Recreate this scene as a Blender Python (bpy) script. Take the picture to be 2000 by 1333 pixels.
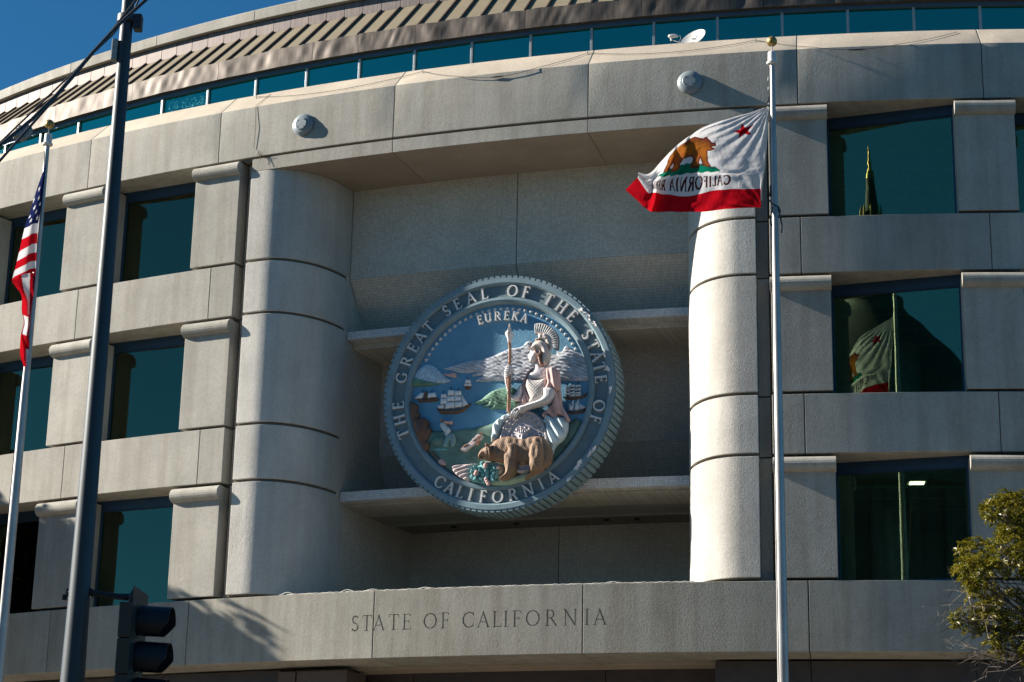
import bpy, bmesh, math, random
import numpy as np
from math import sin, cos, pi, radians, sqrt, atan2, hypot
from mathutils import Vector, Matrix
from mathutils.geometry import delaunay_2d_cdt

random.seed(7)
for o in list(bpy.data.objects):
    bpy.data.objects.remove(o)
scene = bpy.context.scene
COL = scene.collection

# ------------------------------------------------------------------ camera, sky, sun, exposure
EYE = 1.6
PITCH, ROLL, FPX = radians(16.539), radians(1.2303), 3919.94
_r = Vector((1, 0, 0)); _u = Vector((0, -sin(PITCH), cos(PITCH))); _f = Vector((0, cos(PITCH), sin(PITCH)))
cr = cos(ROLL) * _r + sin(ROLL) * _u
cu = -sin(ROLL) * _r + cos(ROLL) * _u
cam_data = bpy.data.cameras.new('camera')
cam_data.sensor_width = 36.0
cam_data.lens = FPX / 2000 * 36
cam_data.clip_end = 3000
cam = bpy.data.objects.new('camera', cam_data)
COL.objects.link(cam)
m3 = Matrix((cr, cu, -_f)).transposed()
cam.matrix_world = Matrix.Translation((0, 0, EYE)) @ m3.to_4x4()
scene.camera = cam

SUN = Vector((-0.890, 0.1265, 0.438)).normalized()       # direction towards the sun
SUN_EL = math.asin(SUN.z)
SUN_ROT = atan2(SUN.x, SUN.y)
world = bpy.data.worlds.new('World')
scene.world = world
world.use_nodes = True
wn = world.node_tree
sky = wn.nodes.new('ShaderNodeTexSky')
sky.sky_type = 'NISHITA'
sky.sun_disc = False
sky.sun_elevation = SUN_EL
sky.sun_rotation = SUN_ROT
sky.air_density = 0.85
sky.dust_density = 0.35
sky.ozone_density = 8.0
sky.altitude = 2000
bg = wn.nodes['Background']
bg.inputs['Strength'].default_value = 0.05
tint = wn.nodes.new('ShaderNodeMixRGB')              # one even cast over the whole sky
tint.blend_type = 'MULTIPLY'
tint.inputs['Fac'].default_value = 1.0
tint.inputs['Color2'].default_value = (0.45, 1.0, 0.92, 1)
wn.links.new(sky.outputs[0], tint.inputs['Color1'])
wn.links.new(tint.outputs[0], bg.inputs['Color'])
sl = bpy.data.lights.new('sun', 'SUN')
sl.energy = 5.0
sl.angle = radians(0.53)
sl.color = (1.0, 0.925, 0.82)
so = bpy.data.objects.new('sun', sl)
COL.objects.link(so)
so.location = (-40, 5, 40)
so.rotation_euler = SUN.to_track_quat('Z', 'Y').to_euler()
scene.view_settings.view_transform = 'Standard'
scene.view_settings.look = 'None'
scene.view_settings.gamma = 1.0
scene.view_settings.use_curve_mapping = False
scene.view_settings.exposure = 1.34

# ------------------------------------------------------------------ materials
def lin(r, g, b):
    f = lambda c: (c / 255 / 12.92) if c / 255 <= 0.04045 else ((c / 255 + 0.055) / 1.055) ** 2.4
    return (f(r), f(g), f(b), 1.0)

class NT:
    def __init__(s, name):
        s.m = bpy.data.materials.new(name)
        s.m.use_nodes = True
        s.t = s.m.node_tree
        s.b = s.t.nodes['Principled BSDF']
        s.out = s.t.nodes['Material Output']
    def n(s, kind, **kw):
        x = s.t.nodes.new('ShaderNode' + kind)
        for k, v in kw.items():
            if k.startswith('i_'):
                x.inputs[k[2:].replace('_', ' ')].default_value = v
            elif k.startswith('n_'):
                x.inputs[int(k[2:])].default_value = v
            else:
                setattr(x, k, v)
        return x
    def l(s, a, b):
        s.t.links.new(a, b)
    def coords(s, scale=(1, 1, 1), randomise=True):
        tc = s.n('TexCoord')
        mp = s.n('Mapping')
        mp.inputs['Scale'].default_value = scale
        s.l(tc.outputs['Object'], mp.inputs['Vector'])
        if randomise:
            oi = s.n('ObjectInfo')
            mu = s.n('Math', operation='MULTIPLY', n_1=37.0)
            s.l(oi.outputs['Random'], mu.inputs[0])
            cb = s.n('CombineXYZ')
            for k in 'XYZ':
                s.l(mu.outputs[0], cb.inputs[k])
            s.l(cb.outputs[0], mp.inputs['Location'])
        return mp.outputs[0]
    def noise(s, vec, scale, detail=3.0, rough=0.55):
        x = s.n('TexNoise')
        x.inputs['Scale'].default_value = scale
        x.inputs['Detail'].default_value = detail
        x.inputs['Roughness'].default_value = rough
        s.l(vec, x.inputs['Vector'])
        return x.outputs['Fac']
    def ramp(s, fac, stops):
        x = s.n('ValToRGB')
        e = x.color_ramp.elements
        while len(e) < len(stops):
            e.new(0.5)
        for k, (p, c) in enumerate(stops):
            e[k].position = p
            e[k].color = c if len(c) == 4 else (*c, 1)
        s.l(fac, x.inputs['Fac'])
        return x.outputs['Color']
    def mul(s, a, b, fac=1.0):
        x = s.n('MixRGB', blend_type='MULTIPLY')
        x.inputs['Fac'].default_value = fac
        s.l(a, x.inputs['Color1'])
        s.l(b, x.inputs['Color2'])
        return x.outputs['Color']
    def bump(s, h, dist, strength=1.0, prev=None):
        x = s.n('Bump')
        x.inputs['Distance'].default_value = dist
        x.inputs['Strength'].default_value = strength
        s.l(h, x.inputs['Height'])
        if prev is not None:
            s.l(prev, x.inputs['Normal'])
        return x.outputs['Normal']

def g(v):
    return (v, v, v, 1)

def m_concrete(name, col, grain=0.012, stain=0.42, rough=0.9, lump=0.006):
    t = NT(name)
    v = t.coords()
    n1 = t.noise(v, 0.9, 5, 0.6)
    n2 = t.noise(v, 70, 3, 0.7)
    vs = t.coords((2.2, 2.2, 0.16))
    n3 = t.noise(vs, 1.6, 4, 0.6)
    n4 = t.noise(v, 17, 5, 0.75)
    c1 = t.ramp(n1, [(0.3, tuple(x * 0.86 for x in col[:3])), (0.7, tuple(x * 1.08 for x in col[:3]))])
    c2 = t.mul(c1, t.ramp(n2, [(0.3, g(0.82)), (0.62, g(1.06))]))
    c2 = t.mul(c2, t.ramp(n4, [(0.34, g(0.89)), (0.5, g(1.0)), (0.68, g(1.07))]))
    c3 = t.mul(c2, t.ramp(n3, [(0.34, (0.62, 0.57, 0.52)), (0.58, g(1.0))]), stain)
    oi = t.n('ObjectInfo')
    mr = t.n('MapRange', n_3=0.86, n_4=1.08)
    t.l(oi.outputs['Random'], mr.inputs[0])
    c4 = t.n('MixRGB', blend_type='MULTIPLY')
    c4.inputs['Fac'].default_value = 1
    t.l(c3, c4.inputs['Color1'])
    t.l(mr.outputs[0], c4.inputs['Color2'])
    t.l(c4.outputs['Color'], t.b.inputs['Base Color'])
    t.b.inputs['Roughness'].default_value = rough
    t.b.inputs['Specular IOR Level'].default_value = 0.25
    nb = t.bump(t.noise(v, 26, 5, 0.7), grain * 0.55, 0.9)
    nb = t.bump(t.noise(v, 4, 3, 0.5), lump, 0.4, nb)
    t.l(nb, t.b.inputs['Normal'])
    return t.m

def m_paint(name, col, rough=0.6, metal=0.0, var=0.12, scale=6, bump=0.0, bscale=30, spec=0.4):
    t = NT(name)
    v = t.coords()
    n1 = t.noise(v, scale, 5, 0.65)
    c = t.ramp(n1, [(0.3, tuple(x * (1 - var) for x in col[:3])), (0.7, tuple(min(1, x * (1 + var)) for x in col[:3]))])
    t.l(c, t.b.inputs['Base Color'])
    t.b.inputs['Roughness'].default_value = rough
    t.b.inputs['Metallic'].default_value = metal
    t.b.inputs['Specular IOR Level'].default_value = spec
    if bump:
        t.l(t.bump(t.noise(v, bscale, 4, 0.6), bump, 0.8), t.b.inputs['Normal'])
    return t.m

def m_tile(name, col, size=0.056):
    t = NT(name)
    tc = t.n('TexCoord')
    sp = t.n('SeparateXYZ')
    t.l(tc.outputs['Object'], sp.inputs[0])
    cb = t.n('CombineXYZ')
    t.l(sp.outputs['X'], cb.inputs['X'])
    t.l(sp.outputs['Z'], cb.inputs['Y'])
    br = t.n('TexBrick')
    br.offset = 0.0
    br.inputs['Scale'].default_value = 1
    br.inputs['Brick Width'].default_value = size
    br.inputs['Row Height'].default_value = size
    br.inputs['Mortar Size'].default_value = size * 0.075
    br.inputs['Mortar Smooth'].default_value = 0.2
    br.inputs['Color1'].default_value = tuple(x * 0.86 for x in col[:3]) + (1,)
    br.inputs['Color2'].default_value = tuple(x * 1.10 for x in col[:3]) + (1,)
    br.inputs['Mortar'].default_value = tuple(x * 0.60 for x in col[:3]) + (1,)
    t.l(cb.outputs[0], br.inputs['Vector'])
    v = t.coords()
    n1 = t.noise(v, 0.8, 5, 0.6)
    c = t.mul(br.outputs['Color'], t.ramp(n1, [(0.3, g(0.86)), (0.7, g(1.06))]))
    t.l(c, t.b.inputs['Base Color'])
    t.b.inputs['Roughness'].default_value = 0.55
    inv = t.n('Math', operation='SUBTRACT', n_0=1.0)
    t.l(br.outputs['Fac'], inv.inputs[1])
    t.l(t.bump(inv.outputs[0], 0.004, 0.7), t.b.inputs['Normal'])
    return t.m

def m_glass(name, tint, refl, ior=1.9, cracked=False, see=0.75):
    t = NT(name)
    t.t.nodes.remove(t.b)
    gl = t.n('BsdfGlossy')
    gl.inputs['Color'].default_value = (*refl, 1)
    gl.inputs['Roughness'].default_value = 0.0
    tr = t.n('BsdfTransparent')
    tr.inputs['Color'].default_value = (*tint, 1)
    fr = t.n('Fresnel')
    fr.inputs['IOR'].default_value = ior
    mx = t.n('MixShader')
    t.l(fr.outputs[0], mx.inputs[0])
    t.l(tr.outputs[0], mx.inputs[1])
    t.l(gl.outputs[0], mx.inputs[2])
    v = t.coords()
    nb = t.bump(t.noise(v, 0.9, 2, 0.45), 0.009, 0.06)
    t.l(nb, gl.inputs['Normal'])
    last = mx.outputs[0]
    if cracked:
        vo = t.n('TexVoronoi', feature='DISTANCE_TO_EDGE')
        vo.inputs['Scale'].default_value = 11
        t.l(v, vo.inputs['Vector'])
        nz = t.noise(v, 7, 4, 0.7)
        df = t.n('BsdfDiffuse')
        df.inputs['Color'].default_value = (0.12, 0.5, 0.5, 1)
        mm = t.n('MixShader')
        e = t.ramp(vo.outputs['Distance'], [(0.0, g(0.9)), (0.05, g(0.0))])
        k = t.mul(e, t.ramp(nz, [(0.42, g(0)), (0.6, g(1))]))
        t.l(k, mm.inputs[0])
        t.l(last, mm.inputs[1])
        t.l(df.outputs[0], mm.inputs[2])
        last = mm.outputs[0]
    t.l(last, t.out.inputs['Surface'])
    return t.m

def m_copper(name, col, col2, rough=0.42, metal=0.75):
    t = NT(name)
    v = t.coords()
    vs = t.coords((6, 6, 0.35))
    n1 = t.noise(v, 1.7, 5, 0.6)
    n2 = t.noise(vs, 3.2, 4, 0.7)
    c = t.ramp(n1, [(0.32, col), (0.68, col2)])
    c = t.mul(c, t.ramp(n2, [(0.34, (0.6, 0.58, 0.57)), (0.62, g(1.1))]))
    t.l(c, t.b.inputs['Base Color'])
    t.b.inputs['Metallic'].default_value = metal
    r = t.n('MapRange', n_3=rough - 0.08, n_4=rough + 0.16)
    t.l(n2, r.inputs[0])
    t.l(r.outputs[0], t.b.inputs['Roughness'])
    t.l(t.bump(t.noise(v, 26, 3, 0.6), 0.004, 0.5), t.b.inputs['Normal'])
    return t.m

def m_leaf(name, c1, c2):
    t = NT(name)
    v = t.coords()
    oi = t.n('TexCoord')
    n1 = t.noise(v, 9, 2, 0.6)
    c = t.ramp(n1, [(0.3, c1), (0.7, c2)])
    t.t.nodes.remove(t.b)
    df = t.n('BsdfDiffuse')
    tl = t.n('BsdfTranslucent')
    gs = t.n('BsdfGlossy')
    gs.inputs['Roughness'].default_value = 0.35
    gs.inputs['Color'].default_value = (1, 1, 1, 1)
    t.l(c, df.inputs['Color'])
    t.l(c, tl.inputs['Color'])
    a = t.n('MixShader', n_0=0.35)
    t.l(df.outputs[0], a.inputs[1])
    t.l(tl.outputs[0], a.inputs[2])
    b = t.n('MixShader', n_0=0.025)
    t.l(a.outputs[0], b.inputs[1])
    t.l(gs.outputs[0], b.inputs[2])
    t.l(b.outputs[0], t.out.inputs['Surface'])
    return t.m

def m_cloth(name):
    t = NT(name)
    at = t.n('VertexColor')
    at.layer_name = 'print'
    t.t.nodes.remove(t.b)
    df = t.n('BsdfDiffuse')
    tl = t.n('BsdfTranslucent')
    t.l(at.outputs['Color'], df.inputs['Color'])
    t.l(at.outputs['Color'], tl.inputs['Color'])
    a = t.n('MixShader', n_0=0.42)
    t.l(df.outputs[0], a.inputs[1])
    t.l(tl.outputs[0], a.inputs[2])
    v = t.coords((1, 1, 1), False)
    nb = t.bump(t.noise(v, 160, 2, 0.5), 0.001, 0.4)
    t.l(nb, df.inputs['Normal'])
    t.l(a.outputs[0], t.out.inputs['Surface'])
    return t.m

def m_emit(name, col, s):
    t = NT(name)
    t.b.inputs['Base Color'].default_value = (*col, 1)
    t.b.inputs['Emission Color'].default_value = (*col, 1)
    t.b.inputs['Emission Strength'].default_value = s
    return t.m

CONC = (0.400, 0.380, 0.332)
M = {
 'conc': m_concrete('facade_concrete', CONC),
 'coping': m_concrete('sunlit_coping_concrete', (0.50, 0.43, 0.34), 0.01, 0.15),
 'beam': m_concrete('beam_concrete', (0.36, 0.342, 0.292), 0.012, 0.5),
 'drum': m_concrete('column_concrete', (0.54, 0.518, 0.472), 0.017, 0.25, lump=0.014),
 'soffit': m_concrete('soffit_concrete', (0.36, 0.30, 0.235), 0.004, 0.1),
 'groove': m_concrete('joint_concrete', (0.18, 0.15, 0.115), 0.004, 0.1),
 'tile': m_tile('mosaic_tile', (0.64, 0.585, 0.49)),
 'tile_lip': m_tile('pale_mosaic_tile', (0.72, 0.71, 0.69)),
 'frame': m_paint('blue_window_metal', (0.022, 0.05, 0.09), 0.4, 0.2, 0.1),
 'mullion': m_paint('pale_mullion_metal', (0.30, 0.33, 0.34), 0.4, 0.3, 0.08),
 'header': m_paint('slate_header_metal', (0.06, 0.09, 0.125), 0.38, 0.3, 0.08),
 'glass': m_glass('tinted_glass', (0.66, 0.86, 0.80), (0.78, 0.90, 0.56), 2.1),
 'cglass': m_glass('teal_clerestory_glass', (0.05, 0.2, 0.2), (0.11, 0.97, 0.74), 4.2),
 'cglass2': m_glass('crazed_clerestory_glass', (0.05, 0.2, 0.2), (0.11, 0.97, 0.74), 4.2, True),
 'copper': m_copper('brown_copper', (0.085, 0.069, 0.056), (0.145, 0.118, 0.098), 0.55, 0.45),
 'copper_tile': m_copper('brown_copper_tile', (0.17, 0.138, 0.128), (0.21, 0.175, 0.163), 0.6, 0.4),
 'roof': m_paint('tan_metal_roof', (0.215, 0.18, 0.12), 0.6, 0.1, 0.1, 2),
 'batten': m_paint('dark_seam_metal', (0.085, 0.06, 0.048), 0.5, 0.3, 0.15),
 'inside': m_paint('interior_wall_paint', (0.66, 0.68, 0.66), 0.8),
 'inside_dark': m_paint('interior_floor', (0.34, 0.33, 0.31), 0.9),
 'lowdark': m_paint('shaded_stone', (0.055, 0.045, 0.045), 0.5, 0, 0.2, 2),  # shade beneath the beam put into this near-black colour
 'lowstone': m_paint('pink_granite', (0.11, 0.08, 0.066), 0.6, 0, 0.2, 12),
 'asphalt': m_concrete('asphalt', (0.05, 0.048, 0.045), 0.01, 0.2),
 'pave': m_concrete('pavement', (0.29, 0.26, 0.215), 0.006, 0.2),
 'steel': m_paint('brushed_steel_pole', (0.40, 0.385, 0.365), 0.42, 0.45, 0.15, 3),
 'gold': m_paint('dull_gold', (0.38, 0.26, 0.09), 0.42, 0.7, 0.3, 14),
 'white_metal': m_paint('white_metal', (0.62, 0.61, 0.58), 0.45, 0.0, 0.06),
 'rope': m_paint('white_rope', (0.6, 0.57, 0.5), 0.8, 0, 0.1),
 'cable': m_paint('dark_cable', (0.03, 0.032, 0.036), 0.5, 0, 0.2),
 'insul': m_paint('weathered_insulator', (0.34, 0.35, 0.33), 0.6, 0, 0.2, 20),
 'street': m_paint('slate_pole_paint', (0.04, 0.05, 0.057), 0.5, 0.1, 0.1, 5),
 'signal': m_paint('signal_green_grey', (0.035, 0.038, 0.032), 0.5, 0, 0.15, 5),
 'visor': m_paint('black_visor', (0.012, 0.012, 0.015), 0.4, 0, 0.1),
 'lamp': m_paint('grey_lamp_metal', (0.215, 0.25, 0.265), 0.42, 0.1, 0.08, 8),
 'bark': m_paint('grey_bark', (0.115, 0.097, 0.08), 0.9, 0, 0.3, 20, 0.01, 40),
 'leaf': m_leaf('olive_leaf', (0.07, 0.083, 0.010, 1), (0.255, 0.208, 0.014, 1)),
 'leaf2': m_leaf('dark_leaf', (0.03, 0.05, 0.012, 1), (0.06, 0.085, 0.02, 1)),
 'cloth': m_cloth('flag_cloth'),
 'lit': m_emit('lit_ceiling_fixture', (1.0, 0.88, 0.58), 1.5),
 'card': m_paint('cardboard', (0.30, 0.27, 0.22), 0.85),
 'cab': m_paint('cabinet_paint', (0.62, 0.7, 0.68), 0.6),
 'dome': m_paint('grey_dome_lead', (0.035, 0.042, 0.042), 0.7, 0, 0.15, 0.3),
 'stone': m_concrete('far_granite', (0.12, 0.115, 0.105), 0.01, 0.2),
}

# ------------------------------------------------------------------ object helpers
WP = {}          # world position of every object that parents something
def link(o, parent=None, loc=(0, 0, 0), rz=0.0, local=False):
    COL.objects.link(o)
    o.rotation_euler = (0, 0, rz)
    if parent is None:
        o.location = loc
        WP[o] = Vector(loc)
    else:
        o.parent = parent
        o.location = Vector(loc) if local else Vector(loc) - WP[parent]
        WP[o] = Vector(loc) if not local else WP[parent] + Vector(loc)
    return o

def thing(name, label, cat, loc=(0, 0, 0), rz=0.0, group=None):
    o = bpy.data.objects.new(name, None)
    o.empty_display_size = 0.2
    link(o, None, loc, rz)
    tag(o, label, cat, group)
    return o

def tag(o, label, cat, group=None):
    o['label'] = label
    o['category'] = cat
    if group:
        o['group'] = group

def finish(me, mat, bevel=0.0, smooth=True, angle=0.6, seg=2):
    bm = bmesh.new()
    bm.from_mesh(me)
    bmesh.ops.recalc_face_normals(bm, faces=bm.faces)
    if bevel:
        ed = [e for e in bm.edges if len(e.link_faces) == 2 and e.calc_face_angle(0) > 0.5]
        bmesh.ops.bevel(bm, geom=ed, offset=bevel, segments=seg, affect='EDGES', profile=0.6, clamp_overlap=True)
    if bevel:
        angle = min(angle, 0.2)
    for f in bm.faces:
        f.smooth = smooth
    for e in bm.edges:
        if len(e.link_faces) == 2 and e.calc_face_angle(0) > angle:
            e.smooth = False
    bm.to_mesh(me)
    bm.free()
    if isinstance(mat, (list, tuple)):
        for x in mat:
            me.materials.append(x)
    elif mat:
        me.materials.append(mat)
    return me

def mesh(name, verts, faces, mat, bevel=0.0, smooth=True, angle=0.6, mi=None, seg=2):
    me = bpy.data.meshes.new(name)
    me.from_pydata([tuple(v) for v in verts], [], faces)
    if mi is not None:
        me.polygons.foreach_set('material_index', mi)
    return finish(me, mat, bevel, smooth, angle, seg)

def ob(name, me, parent=None, loc=(0, 0, 0), rz=0.0, local=False):
    return link(bpy.data.objects.new(name, me), parent, loc, rz, local)

class B:
    """collects simple shapes into one mesh"""
    def __init__(s):
        s.v = []; s.f = []; s.mi = []
    def add(s, v, f, m=0):
        k = len(s.v)
        s.v += [tuple(x) for x in v]
        s.f += [tuple(i + k for i in q) for q in f]
        s.mi += [m] * len(f)
        return s
    def box(s, a, b, m=0):
        x0, y0, z0 = a; x1, y1, z1 = b
        v = [(x0, y0, z0), (x1, y0, z0), (x1, y1, z0), (x0, y1, z0), (x0, y0, z1), (x1, y0, z1), (x1, y1, z1), (x0, y1, z1)]
        return s.add(v, [(0, 3, 2, 1), (4, 5, 6, 7), (0, 1, 5, 4), (1, 2, 6, 5), (2, 3, 7, 6), (3, 0, 4, 7)], m)
    def hexa(s, q, m=0):
        return s.add(q, [(0, 3, 2, 1), (4, 5, 6, 7), (0, 1, 5, 4), (1, 2, 6, 5), (2, 3, 7, 6), (3, 0, 4, 7)], m)
    def tube(s, pts, rad, n=8, m=0, cap=True):
        pts = [Vector(p) for p in pts]
        if not isinstance(rad, (list, tuple)):
            rad = [rad] * len(pts)
        k = len(s.v)
        ref = None
        for i, p in enumerate(pts):
            d = (pts[min(i + 1, len(pts) - 1)] - pts[max(i - 1, 0)]).normalized()
            if ref is None:
                ref = d.orthogonal().normalized()
            ref = (ref - d * ref.dot(d))
            ref = ref.normalized() if ref.length > 1e-6 else d.orthogonal().normalized()
            b = d.cross(ref)
            for j in range(n):
                a = 2 * pi * j / n
                s.v.append(tuple(p + (ref * cos(a) + b * sin(a)) * rad[i]))
        for i in range(len(pts) - 1):
            for j in range(n):
                s.f.append((k + i * n + j, k + i * n + (j + 1) % n, k + (i + 1) * n + (j + 1) % n, k + (i + 1) * n + j))
                s.mi.append(m)
        if cap:
            s.f.append(tuple(k + j for j in reversed(range(n)))); s.mi.append(m)
            s.f.append(tuple(k + (len(pts) - 1) * n + j for j in range(n))); s.mi.append(m)
        return s
    def lathe(s, prof, n=24, c=(0, 0, 0), axis='Z', m=0, arc=2 * pi):
        """prof: list of (radius, height); axis Z up or Y towards -y (outwards)"""
        k = len(s.v)
        for r, h in prof:
            for j in range(n):
                a = arc * j / n
                if axis == 'Z':
                    s.v.append((c[0] + r * cos(a), c[1] + r * sin(a), c[2] + h))
                else:
                    s.v.append((c[0] + r * cos(a), c[1] - h, c[2] + r * sin(a)))
        for i in range(len(prof) - 1):
            for j in range(n):
                s.f.append((k + i * n + j, k + i * n + (j + 1) % n, k + (i + 1) * n + (j + 1) % n, k + (i + 1) * n + j))
                s.mi.append(m)
        s.f.append(tuple(k + j for j in range(n))); s.mi.append(m)
        s.f.append(tuple(k + (len(prof) - 1) * n + j for j in range(n))); s.mi.append(m)
        return s
    def mesh(s, name, mat, bevel=0.0, smooth=True, angle=0.6):
        return mesh(name, s.v, s.f, mat, bevel, smooth, angle, s.mi if isinstance(mat, (list, tuple)) else None)
    def obj(s, name, mat, parent=None, loc=(0, 0, 0), rz=0.0, local=False, bevel=0.0, smooth=True, angle=0.6):
        return ob(name, s.mesh(name, mat, bevel, smooth, angle), parent, loc, rz, local)

# ------------------------------------------------------------------ the building's curved facade: arc length s, depth d, height z
CX, CY, R = 14.7897, 90.6935, 50.1341
PHC = radians(-17.9418)
def phi(s):
    return PHC + s / R
def W(s, d, z):
    q = phi(s)
    return Vector((CX + (R - d) * sin(q), CY - (R - d) * cos(q), z))
def L(ds, d, z):
    """point in the local frame of a piece (x tangent, y inwards)"""
    t = ds / R
    return ((R - d) * sin(t), R - (R - d) * cos(t), z)

def prism(name, length, prof, mat, n=6, bevel=0.012, gap=0.016):
    h = (length - gap) / 2
    v = []
    k = len(prof)
    for i in range(n + 1):
        ds = -h + 2 * h * i / n
        v += [L(ds, d, z) for d, z in prof]
    f = []
    for i in range(n):
        for j in range(k):
            a, b = i * k + j, i * k + (j + 1) % k
            f.append((a, b, b + k, a + k))
    f.append(tuple(range(k)))
    f.append(tuple(n * k + j for j in reversed(range(k))))
    return mesh(name, v, f, mat, bevel)

bld = thing('government_building', 'curved pale concrete office building with a tall columned niche and copper roof', 'building', tuple(W(0, 1.0, 0)))
_pc = {}
def arc_piece(name, s0, s1, prof, mat, n=6, bevel=0.012, gap=0.016, parent=None):
    key = (name, round(s1 - s0, 3), str(prof), mat.name, n)
    if key not in _pc:
        _pc[key] = prism(name, s1 - s0, prof, mat, n, bevel, gap)
    sm = (s0 + s1) / 2
    return ob(name, _pc[key], parent or bld, W(sm, 0, 0), phi(sm))

# heights (m)
ZB0, ZB1 = 7.343, 8.818          # inscribed beam
SB = (11.531, 12.83)             # lower spandrel
SA = (15.547, 16.83)             # upper spandrel
ZC0, ZC1 = 19.524, 20.838        # cornice
J = [-27.4, -23.32, -19.27, -15.22, -11.17, -7.116, -2.372, 2.372, 7.116, 11.17, 15.22, 19.27, 23.32]
EDGE = 6.43                      # inner end of the window bays
COLE = 6.14                      # outer edge of the big jamb columns

# ---- cornice, fascia with portal soffit, spandrels, inscribed beam
CORN = [(0, ZC0), (0, ZC1), (0.6, 21.45), (0.85, 21.45), (1.3, 21.2), (1.3, ZC0)]
cornice = [arc_piece('cornice_panel', a, b, CORN, M['conc'], 8) for a, b in zip(J[1:], J[2:])]
for p in cornice:                       # sloped coping faces take a paler colour, sunlight painted in
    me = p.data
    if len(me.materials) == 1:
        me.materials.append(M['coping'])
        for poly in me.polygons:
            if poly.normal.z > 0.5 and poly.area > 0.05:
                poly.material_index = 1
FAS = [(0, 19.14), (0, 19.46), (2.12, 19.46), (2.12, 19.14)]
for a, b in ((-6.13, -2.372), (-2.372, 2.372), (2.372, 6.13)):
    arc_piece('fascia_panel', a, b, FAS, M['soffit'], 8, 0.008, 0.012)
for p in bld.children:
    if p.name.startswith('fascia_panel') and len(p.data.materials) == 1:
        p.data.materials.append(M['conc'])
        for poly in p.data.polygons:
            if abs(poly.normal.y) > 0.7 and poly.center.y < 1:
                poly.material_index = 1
arc_piece('groove_strip', -6.4, 6.4, [(0.07, 19.44), (0.07, 19.56), (0.3, 19.56), (0.3, 19.44)], M['groove'], 16, 0)

def bays(z, depth, mat, name):
    for side in (-1, 1):
        seq = [EDGE, 7.116, 11.17, 15.22, 19.27, 23.32]
        for a, b in zip(seq, seq[1:]):
            s0, s1 = (a, b) if side > 0 else (-b, -a)
            arc_piece(name, s0, s1, [(0, z[0]), (0, z[1]), (depth, z[1]), (depth, z[0])], mat, 6)
bays(SA, 1.15, M['conc'], 'spandrel_panel')
bays(SB, 1.15, M['conc'], 'spandrel_panel')
beam = []
for a, b in zip(J[1:], J[2:]):
    beam.append(arc_piece('beam_panel', a, b, [(0, ZB0), (0, ZB1), (1.45, ZB1), (1.45, ZB0)], M['beam'], 10, 0.012, 0.018))

# ---- piers with rolled caps, and the recessed strips beside the columns
def pier_mesh(z0, z1):
    b = B()
    b.box((-0.64, 0.0, z0), (0.64, 1.05, z1))
    return b.mesh('pier', M['conc'], 0.012)
def cap_mesh(z1):
    prof = [(0.0 + 0.165 * -cos(a), z1 - 0.165 + 0.165 * sin(a)) for a in np.linspace(-pi / 2, pi / 2, 11)]
    v = []; k = len(prof)
    for x in (-0.66, 0.66):
        v += [(x, y, z) for y, z in prof] + [(x, 0.06, prof[-1][1]), (x, 0.06, prof[0][1])]
    k += 2
    f = [(j, (j + 1) % k, k + (j + 1) % k, k + j) for j in range(k)] + [tuple(range(k)), tuple(k + j for j in reversed(range(k)))]
    return mesh('pier_cap', v, f, M['conc'], 0.006)
for z0, z1 in ((8.885, 11.45), (12.895, 15.465), (16.895, 19.45)):
    pm, cm = pier_mesh(z0, z1), cap_mesh(z1)
    for s in (-19.27, -15.22, -11.17, -7.095, 7.095, 11.17, 15.22, 19.27):
        p = ob('pier', pm, bld, W(s, 0, 0), phi(s))
        ob('pier_cap', cm, p, (0, 0, 0), 0, True)
for side in (-1, 1):
    for z0, z1 in ((8.83, 11.5), (11.54, 12.84), (12.88, 15.53), (15.56, 16.85), (16.89, 19.1), (19.13, 19.45)):
        a, b = (EDGE - 0.06, COLE - 0.068)
        s0, s1 = (b, a) if side > 0 else (-a, -b)
        arc_piece('recessed_strip', s0 - 0.02, s1 + 0.02, [(0.3, z0), (0.3, z1), (0.6, z1), (0.6, z0)], M['conc'], 1, 0, 0)
    s0, s1 = (6.0, 6.6) if side > 0 else (-6.6, -6.0)
    arc_piece('backing_wall', s0, s1, [(0.36, 8.5), (0.36, 19.5), (0.7, 19.5), (0.7, 8.5)], M['groove'], 2, 0)

# ---- the two quarter-round jamb columns, built of drums
CA, CB = 1.32, 1.93
def drum(side, z0, z1, inset=0.0, mat=None, name='column_drum'):
    a, b = CA - inset, CB - inset
    pts = [(-1.71, inset)]
    n = 20
    for i in range(n + 1):
        t = pi / 2 * i / n
        pts.append((-CA + a * sin(t), inset + b * (1 - cos(t))))
    pts.append((-inset, 2.3))
    pts.append((-1.71, 2.3))
    # local x=0 is s=-4.43 on the left column, mirrored on the right
    q = [((x - 4.43) * (1 if side < 0 else -1), d) for x, d in pts]
    sm = 5.4 * side
    base = [L(s - sm, d, 0) for s, d in q]
    k = len(base)
    v = [(x, y, z0) for x, y, _ in base] + [(x, y, z1) for x, y, _ in base]
    f = [(j, (j + 1) % k, k + (j + 1) % k, k + j) for j in range(k)] + [tuple(range(k)), tuple(k + j for j in reversed(range(k)))]
    me = mesh(name, v, f, mat or M['drum'], 0.014 if not inset else 0, True, 0.5)
    ob(name, me, bld, W(sm, 0, 0), phi(sm))
for side in (-1, 1):
    for z0, z1 in ((8.895, 11.49), (11.56, 12.83), (12.90, 15.52), (15.585, 16.83), (16.9, 19.138)):
        drum(side, z0, z1)
    drum(side, 8.86, 19.13, 0.07, M['groove'], 'column_core')

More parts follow.
